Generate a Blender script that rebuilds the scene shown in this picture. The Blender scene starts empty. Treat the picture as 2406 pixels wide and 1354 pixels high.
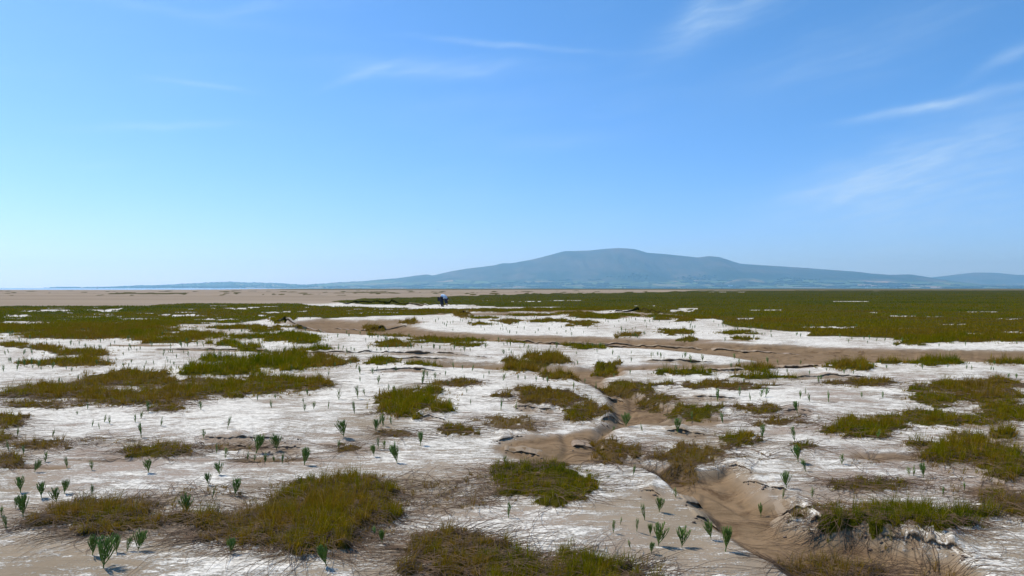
import bpy, bmesh, math, random
import numpy as np
from mathutils import Vector, Matrix

# ------------------------------------------------------------------ camera, sky, sun, exposure
S = bpy.context.scene
COL = S.collection
CAM_H, FOC, CX, HY = 1.7, 1737.7, 1203.0, 677.0       # eye height (m), focal length / centre / horizon of the 2406 px photograph
cam_d = bpy.data.cameras.new('camera')
cam_d.sensor_width = 36.0; cam_d.lens = 26.0; cam_d.clip_start = 0.05; cam_d.clip_end = 60000
cam = bpy.data.objects.new('camera', cam_d); COL.objects.link(cam)
cam.location = (0, 0, CAM_H); cam.rotation_euler = (math.radians(90), 0, 0)
S.camera = cam

SUN_AZ, SUN_EL = math.radians(-57), math.radians(51)    # azimuth from +Y towards +X (so: left of the view), elevation
sun_dir = Vector((math.sin(SUN_AZ)*math.cos(SUN_EL), math.cos(SUN_AZ)*math.cos(SUN_EL), math.sin(SUN_EL)))
sun_l = bpy.data.lights.new('sun', 'SUN'); sun_l.energy = 3.75; sun_l.angle = math.radians(0.53); sun_l.color = (1.0, 0.945, 0.86)
sun = bpy.data.objects.new('sun', sun_l); COL.objects.link(sun)
sun.rotation_euler = sun_dir.to_track_quat('Z', 'Y').to_euler(); sun.location = (-30, 20, 60)

W = bpy.data.worlds.new('World'); S.world = W; W.use_nodes = True
wn, wl = W.node_tree.nodes, W.node_tree.links
for n in list(wn): wn.remove(n)
SKY_STRENGTH = 0.10
def wnode(t, **k):
    n = wn.new(t)
    for a, b in k.items(): setattr(n, a, b)
    return n
def wmath(op, a, b=None, c=None, clamp=False):
    n = wnode('ShaderNodeMath', operation=op); n.use_clamp = clamp
    for i, v in enumerate((a, b, c)):
        if v is None: continue
        if isinstance(v, (int, float)): n.inputs[i].default_value = v
        else: wl.new(v, n.inputs[i])
    return n.outputs[0]
def build_world():
    sky = wnode('ShaderNodeTexSky', sky_type='NISHITA'); sky.sun_disc = False
    sky.sun_elevation = SUN_EL; sky.sun_rotation = SUN_AZ
    sky.altitude = 0; sky.air_density = 0.7; sky.dust_density = 0.5; sky.ozone_density = 6.0
    # one tone curve and white balance for the whole sky, as the camera gave it
    k1 = wnode('ShaderNodeMix', data_type='RGBA', blend_type='MULTIPLY'); k1.inputs['Factor'].default_value = 1.0
    wl.new(sky.outputs[0], k1.inputs['A']); k1.inputs['B'].default_value = (0.1, 0.1, 0.1, 1)
    sc_ = wnode('ShaderNodeSeparateColor'); wl.new(k1.outputs['Result'], sc_.inputs[0]); cc_ = wnode('ShaderNodeCombineColor')
    for i, (g_, k_) in enumerate(((1.22, 11.2), (0.92, 10.0), (1.0, 13.8))): wl.new(wmath('MULTIPLY', wmath('POWER', sc_.outputs[i], g_), k_), cc_.inputs[i])
    tc = wnode('ShaderNodeTexCoord')
    sep = wnode('ShaderNodeSeparateXYZ'); wl.new(tc.outputs['Generated'], sep.inputs[0])
    az = wmath('ARCTAN2', sep.outputs[0], sep.outputs[1])
    el = wmath('ARCSINE', sep.outputs[2])
    comb = wnode('ShaderNodeCombineXYZ'); wl.new(az, comb.inputs[0]); wl.new(el, comb.inputs[1])
    # slow warp so that the wisps curl
    nw = wnode('ShaderNodeTexNoise'); nw.inputs['Scale'].default_value = 6; nw.inputs['Detail'].default_value = 3
    wl.new(comb.outputs[0], nw.inputs['Vector'])
    wv = wnode('ShaderNodeVectorMath', operation='MULTIPLY_ADD'); wl.new(nw.outputs['Color'], wv.inputs[0])
    wv.inputs[1].default_value = (0.05, 0.035, 0); wl.new(comb.outputs[0], wv.inputs[2])
    def streak(rot, sx, sy, detail, lo, hi, seed):
        mp = wnode('ShaderNodeMapping'); mp.inputs['Rotation'].default_value = (0, 0, -rot)
        mp.inputs['Location'].default_value = (seed, seed*0.7, 0)
        wl.new(wv.outputs[0], mp.inputs[0])
        mp2 = wnode('ShaderNodeMapping'); mp2.inputs['Scale'].default_value = (sx, sy, 1); wl.new(mp.outputs[0], mp2.inputs[0])
        nz = wnode('ShaderNodeTexNoise'); nz.inputs['Scale'].default_value = 1; nz.inputs['Detail'].default_value = detail
        nz.inputs['Roughness'].default_value = 0.62; wl.new(mp2.outputs[0], nz.inputs['Vector'])
        mr = wnode('ShaderNodeMapRange', interpolation_type='SMOOTHSTEP'); mr.inputs[1].default_value = lo; mr.inputs[2].default_value = hi
        wl.new(nz.outputs[0], mr.inputs[0]); return mr.outputs[0]
    fine = streak(math.radians(11), 14, 90, 8, 0.36, 0.72, 3.1)
    veil = streak(math.radians(8), 3.2, 17, 5, 0.46, 0.80, 7.7)
    def wisp(px, py, lx, ly, tilt, amp):
        a0 = math.atan((px-CX)/FOC); e0 = math.atan((HY-py)/FOC*math.cos(a0))
        c, s_ = math.cos(tilt), math.sin(tilt)
        da = wmath('SUBTRACT', az_w, a0); de = wmath('SUBTRACT', el_w, e0)
        u = wmath('ADD', wmath('MULTIPLY', da, c*FOC/lx), wmath('MULTIPLY', de, s_*FOC/lx))
        v = wmath('ADD', wmath('MULTIPLY', da, -s_*FOC/ly), wmath('MULTIPLY', de, c*FOC/ly))
        r2 = wmath('ADD', wmath('MULTIPLY', u, u), wmath('MULTIPLY', v, v))
        return wmath('MULTIPLY', wmath('EXPONENT', wmath('MULTIPLY', r2, -1.0)), amp)
    sw = wnode('ShaderNodeVectorMath', operation='ADD'); sw.inputs[1].default_value = (-0.025, -0.0175, 0); wl.new(wv.outputs[0], sw.inputs[0])
    sp = wnode('ShaderNodeSeparateXYZ'); wl.new(sw.outputs[0], sp.inputs[0]); az_w, el_w = sp.outputs[0], sp.outputs[1]
    total = None
    R = math.radians
    for w in ((1650, 60, 130, 34, R(24), .55), (1640, 20, 60, 26, R(35), .45), (1740, 10, 120, 30, R(12), .35),
              (850, 175, 75, 9, R(24), .85), (1020, 160, 190, 22, R(2), .70), (1200, 108, 190, 6, R(-4), .55),
              (480, 208, 80, 5, R(-2), .6), (390, 300, 150, 8, R(5), .45), (230, 384, 40, 5, R(4), .25),
              (2220, 250, 130, 10, R(6), .95), (2140, 262, 120, 6, R(5), .5), (2000, 430, 150, 28, R(12), .75),
              (2080, 450, 220, 60, R(10), .5), (2280, 340, 220, 60, R(14), .62), (2390, 130, 70, 14, R(28), .5),
              (2000, 120, 330, 60, R(14), .20), (1290, 335, 180, 22, R(4), .22), (1150, 240, 260, 30, R(6), .14),
              (600, 15, 70, 10, R(14), .35), (2300, 480, 300, 70, R(8), .42), (300, 0, 350, 12, R(-3), .22)):
        m = wisp(*w); total = m if total is None else wmath('ADD', total, m)
    cl = wmath('MULTIPLY', total, wmath('ADD', wmath('MULTIPLY', fine, 0.22), 0.19))
    cl = wmath('ADD', cl, wmath('MULTIPLY', wmath('MULTIPLY', veil, wmath('ADD', wmath('MULTIPLY', fine, 0.6), 0.4)), 0.08), clamp=True)
    mix = wnode('ShaderNodeMix', data_type='RGBA'); wl.new(cl, mix.inputs['Factor'])
    wl.new(cc_.outputs[0], mix.inputs['A']); mix.inputs['B'].default_value = (5.2, 6.6, 7.6, 1)
    W.cycles.sampling_method = 'MANUAL'; W.cycles.sample_map_resolution = 256
    bg = wnode('ShaderNodeBackground'); bg.inputs['Strength'].default_value = SKY_STRENGTH
    wl.new(mix.outputs['Result'], bg.inputs['Color'])
    out = wnode('ShaderNodeOutputWorld'); wl.new(bg.outputs[0], out.inputs['Surface'])
build_world()
HAZE_DENSITY = 9.0e-5

vs = S.view_settings
vs.view_transform = 'Standard'; vs.look = 'None'; vs.exposure = 0.5; vs.gamma = 1.0; vs.use_curve_mapping = False
S.render.engine = 'CYCLES'
S.cycles.use_denoising = True
S.cycles.max_bounces = 6; S.cycles.diffuse_bounces = 2; S.cycles.glossy_bounces = 2; S.cycles.transparent_max_bounces = 4
S.cycles.transmission_bounces = 2; S.cycles.volume_bounces = 1

# ------------------------------------------------------------------ helpers
rng = np.random.default_rng(11)
random.seed(5)
_perm = np.random.default_rng(3).permutation(256); _perm = np.concatenate([_perm, _perm])
_g = np.random.default_rng(4).uniform(0, 2*np.pi, 256); _gx, _gy = np.cos(_g), np.sin(_g)
def pnoise(x, y, seed=0):
    x = np.asarray(x, float) + seed*17.31; y = np.asarray(y, float) + seed*9.73
    xi = np.floor(x).astype(np.int64); yi = np.floor(y).astype(np.int64); xf = x-xi; yf = y-yi
    u = xf*xf*xf*(xf*(xf*6-15)+10); v = yf*yf*yf*(yf*(yf*6-15)+10)
    def gr(ix, iy, dx, dy):
        h = _perm[(_perm[ix & 255] + (iy & 255)) & 511] & 255
        return _gx[h]*dx + _gy[h]*dy
    a = gr(xi, yi, xf, yf); b = gr(xi+1, yi, xf-1, yf); c = gr(xi, yi+1, xf, yf-1); d = gr(xi+1, yi+1, xf-1, yf-1)
    return ((a*(1-u)+b*u)*(1-v) + (c*(1-u)+d*u)*v) * 1.5
def fbm(x, y, seed=0, octs=4, rough=0.5):
    t = 0; amp = 1.0; f = 1.0; n = 0
    for i in range(octs):
        t = t + amp*pnoise(x*f, y*f, seed+i*3); n += amp; amp *= rough; f *= 2.03
    return t/n
def sstep(a, b, x):
    t = np.clip((x-a)/(b-a), 0, 1); return t*t*(3-2*t)
def dist_of(py): return CAM_H*FOC/(np.asarray(py, float)-HY)
def ground_xy(px, py):
    d = dist_of(py); return (np.asarray(px, float)-CX)/FOC*d, d
def chart(x, y): return CX + FOC*x/y, HY + CAM_H*FOC/y
def prop(o, label=None, cat=None, group=None, kind=None):
    for k, v in (('label', label), ('category', cat), ('group', group), ('kind', kind)):
        if v is not None: o[k] = v
    return o
def mesh_np(name, verts, faces_flat, nper, mat, parent=None, attrs=None, smooth=False, loc=None):
    me = bpy.data.meshes.new(name)
    v = np.asarray(verts, np.float32); nv = len(v)
    if isinstance(nper, int):
        nf = len(faces_flat)//nper; ls = np.arange(nf, dtype=np.int32)*nper
    else:
        ls = np.concatenate([[0], np.cumsum(nper)[:-1]]).astype(np.int32); nf = len(ls)
    me.vertices.add(nv); me.vertices.foreach_set('co', v.ravel())
    me.loops.add(len(faces_flat)); me.loops.foreach_set('vertex_index', np.asarray(faces_flat, np.int32).ravel())
    me.polygons.add(nf); me.polygons.foreach_set('loop_start', ls)
    if smooth: me.polygons.foreach_set('use_smooth', np.ones(nf, bool))
    for k, a in (attrs or {}).items():
        at = me.attributes.new(k, 'FLOAT', 'POINT'); at.data.foreach_set('value', np.asarray(a, np.float32))
    me.update(); me.validate()
    if mat: me.materials.append(mat)
    o = bpy.data.objects.new(name, me); COL.objects.link(o)
    if parent: o.parent = parent
    if loc is not None: o.location = loc
    return o
def empty(name, loc):
    o = bpy.data.objects.new(name, None); COL.objects.link(o); o.location = loc; o.empty_display_size = 0.1; return o

class MatB:
    def __init__(s, name):
        s.m = bpy.data.materials.new(name); s.m.use_nodes = True
        s.n, s.l = s.m.node_tree.nodes, s.m.node_tree.links
        s.b = s.n['Principled BSDF']; s.out = s.n['Material Output']
    def put(s, sock, v):
        if isinstance(v, bpy.types.NodeSocket): s.l.new(v, sock)
        elif isinstance(v, (tuple, list)) and len(v) == 3 and sock.type == 'RGBA': sock.default_value = (*v, 1)
        else: sock.default_value = v
    def node(s, t, ins=None, **k):
        n = s.n.new(t)
        for a, b in k.items(): setattr(n, a, b)
        for a, b in (ins or {}).items(): s.put(n.inputs[a], b)
        return n
    def attr(s, name): return s.node('ShaderNodeAttribute', attribute_name=name).outputs['Fac']
    def math(s, op, a, b=0.0, clamp=False):
        n = s.node('ShaderNodeMath', {0: a, 1: b}, operation=op); n.use_clamp = clamp; return n.outputs[0]
    def mix(s, f, a, b):
        n = s.node('ShaderNodeMix', {'Factor': f}, data_type='RGBA'); s.put(n.inputs['A'], a); s.put(n.inputs['B'], b); return n.outputs['Result']
    def pos(s): return s.node('ShaderNodeNewGeometry').outputs['Position']
    def noise(s, scale, detail=4, rough=0.55, vec=None, stretch=None, rot=0.0, dist=0.0):
        v = vec if vec is not None else s.pos()
        if stretch:
            v = s.node('ShaderNodeMapping', {'Vector': v, 'Rotation': (0, 0, rot), 'Scale': stretch}).outputs[0]
        return s.node('ShaderNodeTexNoise', {'Vector': v, 'Scale': scale, 'Detail': detail, 'Roughness': rough, 'Distortion': dist}).outputs[0]
    def ramp(s, f, lo, hi): return s.node('ShaderNodeMapRange', {0: f, 1: lo, 2: hi}, interpolation_type='SMOOTHSTEP').outputs[0]
    def colramp(s, f, stops):
        n = s.node('ShaderNodeValToRGB', {0: f}); e = n.color_ramp.elements
        while len(e) < len(stops): e.new(0.5)
        for el_, (p, c) in zip(e, stops): el_.position = p; el_.color = (*c, 1)
        return n.outputs[0]
def flat_mat(name, col, rough=0.8, var=0.25, scale=30):
    M = MatB(name); nz = M.noise(scale, 3)
    M.put(M.b.inputs['Base Color'], M.mix(M.ramp(nz, 0.3, 0.7), tuple(c*(1-var) for c in col), tuple(min(1, c*(1+var)) for c in col)))
    M.b.inputs['Roughness'].default_value = rough; M.b.inputs['Specular IOR Level'].default_value = 0.25
    return M.m

# ------------------------------------------------------------------ layout, read off the photograph as places on the ground
CREEK = [(690,756),(760,748),(860,755),(960,764),(1010,775),(1180,788),(1400,791),(1600,801),(1800,809),(2100,820),(2406,824),(2800,828),(3300,832),
         (3300,862),(2800,858),(2406,852),(2250,848),(2120,851),(2040,853),(1950,858),(1880,864),(1780,866),(1700,867),(1560,870),(1450,872),(1400,862),
         (1560,856),(1700,856),(1760,848),(1700,838),(1550,824),(1350,812),(1150,804),(960,793),(850,788),(760,781),(690,775)]
GULLY = [(1000,850),(1100,852),(1230,856),(1350,864),(1450,862),(1480,878),(1425,890),(1440,905),(1500,925),(1520,940),(1560,950),(1605,962),
         (1570,985),(1490,1000),(1440,1012),(1405,1040),(1440,1072),(1540,1085),(1640,1098),(1720,1090),(1765,1130),(1800,1160),(1860,1182),(1890,1196),
         (1850,1222),(1900,1238),(2000,1240),(2100,1262),(2250,1300),(2330,1354),(2420,1440),(2500,1600),(2260,1640),(2050,1500),(1880,1362),(1760,1300),(1655,1222),
         (1620,1170),(1560,1122),(1500,1092),(1425,1078),(1385,1042),(1395,1005),(1430,985),
         (1440,960),(1420,935),(1380,910),(1330,886),(1230,872),(1100,862),(1000,858)]
BRANCH = [(1410,1003),(1330,1016),(1250,1023),(1165,1034),(1140,1052),(1200,1076),(1330,1092),(1440,1084)]
# bare brown mud showing between the pans: centre, radii
BARE = [(1480,741,110,6),(1180,738,110,4),(1330,732,80,3),(790,762,110,8),(900,757,90,6),(1000,738,60,3),(1100,858,120,6),(1640,868,160,5),(560,1050,110,7),(240,1082,90,5),(120,1100,70,5),
        (40,1095,60,6),(640,1078,110,5),(1640,985,70,12),(1560,990,60,10),(330,812,80,3),(600,828,70,3),(480,826,60,2.5),(2100,1075,120,10),(2330,1150,70,18),(1830,1180,50,8),(1530,800,200,4)]
# low swells of the salt pans: centre, radii (photo px on the ground), height in m
SWELLS = [(1150,915,300,34,.07),(620,995,330,48,.07),(1330,920,130,22,.04),(1850,940,320,34,.06),(1950,1060,300,40,.06),(1500,1020,120,25,.05),
          (1250,835,420,14,.07),(500,835,420,12,.06),(300,880,340,14,.05),(1350,760,330,12,.06),(350,1130,300,40,.04),(1400,1240,260,70,.05),
          (1230,1110,250,20,.03),(2250,880,220,16,.05),(850,1010,160,30,.03),(150,1320,300,50,.03),(620,1330,260,40,.03),(1700,1320,160,60,.04)]
# little eroded ledges: points along the lip, height; ground drops towards the camera
LEDGES = [([(470,1029),(520,1034),(640,1035),(720,1040)],.045),([(540,1043),(620,1050),(730,1052)],.025),([(1208,957),(1240,958),(1300,962)],.055),
          ([(975,985),(1010,982),(1055,992)],.06),([(1150,1036),(1190,1032),(1215,1024),(1262,1026)],.045),([(1840,968),(1870,963),(1912,968)],.04),
          ([(700,834),(800,832),(930,836),(1060,838),(1190,848)],.085),([(760,842),(900,845),(1050,846),(1150,852)],.05),([(1500,850),(1600,852),(1700,855)],.07),
          ([(1770,860),(1800,856),(1870,850),(1960,852)],.08),([(1520,868),(1640,870),(1760,872)],.08),([(2310,908),(2406,905),(2520,904)],.06),
          ([(1830,1226),(1850,1219),(1890,1222),(1950,1236),(2020,1248),(2120,1262),(2230,1284),(2300,1310)],.085),
          ([(1605,1176),(1632,1170),(1650,1160)],.035),([(1630,1212),(1660,1214),(1690,1228)],.03),([(1740,1120),(1790,1136),(1850,1148)],.035),
          ([(1830,1184),(1870,1186),(1910,1198)],.06),([(1700,1090),(1730,1092),(1770,1112)],.05),([(1500,1145),(1530,1150),(1560,1165)],.035),
          ([(1620,934),(1660,936),(1740,944)],.045),([(1410,985),(1440,978),(1470,982)],.05),([(1330,885),(1345,886),(1380,902)],.06),
          ([(1420,932),(1450,930),(1480,938)],.06),([(1340,1040),(1400,1046),(1440,1062)],.05),([(1180,1056),(1230,1058),(1290,1068)],.03),
          ([(690,772),(720,766),(770,776)],.20),([(800,716),(850,712),(940,716),(1010,720)],.30),([(780,765),(860,769),(960,765)],.16),
          ([(1160,790),(1300,800),(1500,806)],.10),([(1320,798),(1500,803),(1700,812),(1900,822)],.07),([(1440,734),(1500,732),(1560,738)],.24),
          ([(1060,742),(1090,740),(1120,744)],.18),([(640,760),(670,757),(700,760)],.16),([(560,826),(600,828),(640,832)],.07),([(360,822),(500,824),(600,826)],.05),
          ([(860,872),(960,868),(1050,872)],.06),([(1850,888),(1950,884),(2050,888)],.05),([(1560,1015),(1600,1012),(1660,1020)],.04)]

MEADOW_R = [(1690,752),(1698,766),(1760,774),(1880,781),(1900,792),(2050,795),(2150,801),(2290,807),(2406,806),(2800,808),(3300,812),(3300,681.2),(1640,682.5),
            (1560,687),(1250,692),(1080,696),(960,700),(830,703),(780,712),(860,716),(1000,718),(1180,722),(1340,722),(1480,733),(1600,742)]
MEADOW_L = [(-900,716),(0,721),(150,720),(330,719),(450,713),(550,714),(640,713),(710,714),(760,720),(840,722),(980,725),(1130,727),(1010,742),(870,745),(760,749),
            (650,747),(560,760),(430,763),(330,767),(230,777),(0,783),(-900,786)]
PANS = [(125,731,62,3),(235,730,45,2.2),(430,742,55,4),(560,726,42,2),(330,737,30,2),(40,743,45,3),(60,760,70,4.2),(650,735,40,3),(180,745,60,2),(600,745,45,2.5),
        (700,733,40,2.5),(330,750,60,3),(500,751,60,3),(900,735,40,2),(930,727,60,2),(1600,731,32,4),(1620,726,30,2),(1540,720,20,1.5),(1060,719,60,4),(1130,708,50,1.2),
        (1960,771,70,3.5),(2130,774,40,2.5),(2050,735,30,2),(2120,744,35,3),(2200,745,30,2),(2320,733,70,2.2),(2370,750,40,2),(2280,787,70,3),(2380,783,50,3),(1860,718,40,1.2),
        (1750,750,30,2.5),(1700,684,60,.9),(1480,687,80,1),(1700,687,50,.9),(2000,709,40,1.2),(1240,709,30,1.2),(1330,707,40,1.2),(1800,729,35,1.5),(2240,764,40,2.2)]

# tussocks: [ellipses on the ground], blade length, colour (0 green .. 1 brown .. 1.4 straw), density, label, short name used by its neighbours
T = []
def tus(ell, h, tint, dens, label, short): T.append((ell, h, tint, dens, label, short))
tus([(760,1205,150,55),(690,1245,150,48),(850,1150,80,26),(720,1290,70,24)],.17,.62,1,'broad dark olive grass tussock with brown left flank, lower left of centre','the broad dark olive tussock')
tus([(575,1250,95,36)],.13,.98,.75,'rusty brown wispy grass tussock touching the broad dark olive one','the rusty wispy tussock')
tus([(265,1222,130,32),(190,1212,80,22)],.14,.72,.95,'rounded brown green grass tussock near the bottom left corner','the rounded bottom left tussock')
tus([(400,1180,75,14),(500,1158,55,9)],.09,.85,.4,'thin trailing line of grass running uphill from rounded left tussock','the thin trailing grass line')
tus([(1300,1140,115,36),(1220,1112,50,16)],.11,.42,.95,'bright olive yellow grass tussock left of the sandy gully','the bright olive tussock')
tus([(985,1150,95,22),(1040,1178,85,16),(900,1165,50,18)],.07,1.05,.32,'sparse dry brown grass patch between broad dark and bright olive tussocks','the sparse dry patch')
tus([(1150,1130,70,14)],.06,1.1,.3,'scanty brown sprigs on salt crust left of bright olive tussock','the scanty brown sprigs')
tus([(1060,1312,105,42),(1010,1280,55,22)],.14,.78,.85,'shaggy brown olive grass tussock at the bottom edge, centre','the shaggy bottom tussock')
tus([(1290,1352,175,42),(1400,1375,110,30)],.15,.3,1.05,'long bristly green grass tussock cut by the bottom edge','the bristly green bottom tussock')
tus([(2120,1222,150,28),(2200,1236,90,18)],.15,.22,1.1,'lush green grass tussock above the dark gully bank, right foreground','the lush green tussock')
tus([(1965,1206,85,20)],.11,.7,.6,'thin straw green fringe left of the lush green tussock','the straw green fringe')
tus([(2065,1142,62,13),(2000,1140,40,11)],.09,.55,.75,'small tussock with pale yellow thatch behind the lush green tussock','the pale thatch tussock')
tus([(2270,1062,100,32),(2370,1100,70,30)],.15,.55,1.05,'large sloping olive tussock at the right edge, middle of foreground','the large sloping tussock')
tus([(2390,1190,65,28),(2330,1165,40,14)],.10,.6,.7,'yellow green grass clump at the right edge below the sloping tussock','the right edge clump')
tus([(2260,1140,70,18)],.06,1.1,.22,'sparse dry runners between the lush green and sloping tussocks','the sparse right runners')
tus([(2030,1004,100,17)],.12,.4,1.05,'oval olive tussock on white salt, left of two beside each other at right','the oval olive tussock')
tus([(2200,988,105,13)],.11,.42,1,'flat green tussock right of the oval olive tussock','the flat green tussock')
tus([(2040,902,66,8)],.11,.72,.9,'low brown tussock on white salt above the oval olive tussock','the low brown tussock')
tus([(2260,912,95,14),(2330,935,60,14)],.13,.68,.95,'ridge of olive brown grass slanting down towards the right edge','the slanting grass ridge')
tus([(2200,940,70,13)],.10,.5,.8,'soft olive grass patch in front of the slanting grass ridge','the soft olive patch')
tus([(2360,965,70,20)],.12,.5,.85,'olive grass patch meeting the right edge below the slanting ridge','the right olive patch')
tus([(1460,913,46,11)],.11,.75,1,'small domed brown tussock on the bend of the gully bank','the domed gully tussock')
tus([(1550,938,40,9)],.09,.7,.9,'small olive tussock just right of the gully bend','the gully bend tussock')
tus([(1680,908,85,8)],.10,.8,.85,'long low brownish tussock on salt right of the gully','the long brownish tussock')
tus([(1640,970,48,10),(1600,962,30,7)],.10,.45,.8,'yellow green clump on the gully\'s right shoulder','the yellow green clump')
tus([(1785,965,42,8)],.08,.75,.8,'little brown clump right of the yellow green clump','the little brown clump')
tus([(1820,988,55,7)],.06,.9,.7,'thin reddish brown grass mat below the little brown clump','the reddish grass mat')
tus([(1728,1034,42,13)],.11,.5,1,'compact round olive tussock right of the dead brown mound','the compact round tussock')
tus([(1622,1072,80,24)],.09,1.0,.7,'dead brown tangled mound overhanging the sandy gully','the dead brown mound')
tus([(1440,1058,45,20)],.10,.95,.85,'dark brown tussock slumping into the gully, left of the dead mound','the slumping dark tussock')
tus([(1290,942,78,13)],.11,.85,.95,'rusty brown tussock on salt above a dark undercut ledge','the rusty tussock')
tus([(1365,972,42,17)],.11,.72,1,'olive brown clump hanging over the gully head','the gully head clump')
tus([(1195,998,58,12)],.07,1.15,.7,'dead straw coloured clump left of the gully head','the dead straw clump')
tus([(1078,1014,36,9)],.09,.75,.85,'small olive brown tuft left of the dead straw clump','the small olive tuft')
tus([(965,948,75,22),(935,972,50,14)],.15,.5,1.1,'tall olive tussock alone on white salt, left of centre','the tall lone tussock')
tus([(1080,908,44,8)],.09,.85,.85,'brown tuft on salt right of the tall lone tussock','the brown tuft')
tus([(1275,850,52,10),(1228,864,42,11)],.20,.66,1.1,'dark bushy double tussock at the near edge of the creek','the bushy double tussock')
tus([(1318,888,45,9)],.13,.72,1,'dark tussock beside the gully just below the bushy double one','the dark creekside tussock')
tus([(1425,866,30,8)],.15,.68,1,'small dark rounded tussock in the mud right of bushy double one','the small rounded tussock')
tus([(310,893,115,12),(150,925,120,14),(290,936,150,13)],.15,.72,1,'long brown olive tussock spread over white salt at far left','the long left tussock')
tus([(480,917,120,13),(610,908,130,15),(710,900,50,9)],.14,.6,1,'wide olive tussock joining the long left tussock from the right','the wide olive tussock')
tus([(645,856,105,15),(510,874,90,9)],.22,.3,1.05,'swept green grass bank rising behind the wide olive tussock','the swept green bank')
tus([(770,853,48,9)],.15,.72,.95,'dark olive tussock at the right end of the swept green bank','the dark end tussock')
tus([(362,1066,72,11)],.11,.58,1,'low domed olive tussock on pinkish mud at left','the low domed tussock')
tus([(90,1048,58,9)],.08,.95,.75,'flat reddish brown clump near the left edge','the flat reddish clump')
tus([(245,1037,60,5)],.06,1.05,.4,'sparse reddish sprigs above the low domed tussock','the sparse reddish sprigs')
tus([(22,1086,38,13)],.10,.95,.85,'brown tuft cut by the left edge, lowest of three there','the lowest left edge tuft')
tus([(8,988,40,12)],.11,.85,.9,'brown tuft cut by the left edge, highest of three there','the highest left edge tuft')
tus([(10,1030,22,11)],.09,.8,.8,'small olive tuft cut by left edge, middle of three there','the middle left edge tuft')
tus([(402,962,38,8)],.08,.9,.8,'little brown tuft in front of the wide olive tussock','the little front tuft')
tus([(85,952,70,6)],.07,.75,.8,'thin olive strip in front of the long left tussock','the thin olive strip')
tus([(525,1052,65,5)],.05,1.0,.5,'scant brown growth at the foot of the small ledge','the scant ledge growth')
tus([(640,1076,70,5)],.04,1.0,.45,'thin brown mat with green sprigs below the small ledge','the thin brown mat')
tus([(822,1056,30,7)],.05,.95,.75,'tiny brown tuft below the tallest mid-salt glasswort','the tiny brown tuft')
tus([(935,1025,36,6)],.05,1.0,.75,'tiny rust coloured tuft on salt left of small olive tuft','the tiny rust tuft')
tus([(1965,1326,80,34),(1920,1300,40,16)],.16,.95,.55,'spiky brown grass growing on the gully slope at bottom right','the spiky gully grass')
tus([(2160,1335,130,26)],.10,1.15,.25,'sparse dead straws over the eroded slope at bottom right','the sparse dead straws')
tus([(1890,1058,26,7)],.07,.55,.8,'tiny green tuft in a row of glassworts, right of the gully','the tiny green tuft')
tus([(1770,1078,40,6)],.04,1.05,.45,'faint rust patch on the right lip of the gully','the faint rust patch')
tus([(2035,1085,30,6)],.05,1.15,.4,'tiny straw tuft right of the row of glassworts','the tiny straw tuft')
# small clumps further off: zone phrase -> ellipses
ZONES = [
 ('on the white pan at far left', .13, .6, [(186,831,70,8),(173,855,85,8),(108,819,42,5),(28,811,36,4)]),
 ('in the banded grass left of the creek head', .16, .5, [(206,790,190,7),(335,788,45,8),(400,802,72,5),(468,790,55,7),(592,795,52,4),(200,772,220,5),(565,770,85,3.5),(360,763,58,4)]),
 ('beside the creek head', .20, .45, [(682,797,72,8),(533,811,32,5),(586,824,26,6),(612,779,30,4),(658,752,24,5),(742,827,38,3.5)]),
 ('along the near lip of the creek', .13, .5, [(926,812,52,6),(930,789,46,3.5),(1020,797,46,5),(1050,804,56,3.5),(1096,814,36,3.5),(1108,801,36,3.5),(1208,803,42,3),(1345,810,28,4),(1382,819,42,4.5),(905,851,36,6),(988,857,40,5)]),
 ('on mud where the creek begins', .22, .85, [(873,766,18,4.5),(963,759,16,4),(1086,741,20,4.5)]),
 ('on the white pan beyond the creek', .13, .6, [(1195,757,30,4),(1285,756,42,3.5),(1372,762,34,5),(1132,763,26,2),(1400,746,62,3.5),(1478,789,26,4),(1587,781,42,5),(1722,783,36,3.5),(1613,755,22,2.5),(1556,752,22,2),(1620,798,20,3),(1747,797,22,2.5)]),
 ('between white pan and far meadow at right', .14, .5, [(2140,808,30,4),(2234,799,90,6),(2360,800,60,6)]),
 ('at the near edge of the far meadow', .14, .55, [(1180,730,95,3),(1300,727,85,2.6),(1420,728,65,3),(1010,733,60,2.6),(1250,741,62,2.4),(1350,737,45,2.4),(1455,741,45,2.8),(1130,748,32,2),(1560,745,50,2.5),(1640,748,40,2.2)]),
 ('on the creek bank at right', .17, .42, [(1997,864,56,7),(2095,855,32,3.5),(2197,853,62,7),(2366,853,52,4.5),(1779,870,34,5),(1624,879,58,4.5),(1800,889,62,3)]),
]
ORD = ['first','second','third','fourth','fifth','sixth','seventh','eighth','ninth','tenth','eleventh','twelfth','thirteenth','fourteenth','fifteenth']
ZT = []
for zone, h, tint, ells in ZONES:
    for i, e in enumerate(sorted(ells, key=lambda q: q[0])):
        ZT.append(([e], h, tint + (random.random()-.5)*.3, 1.0, f'low grass clump {zone}, {ORD[i]} from the left', None))
_gr = random.Random(42)
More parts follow.
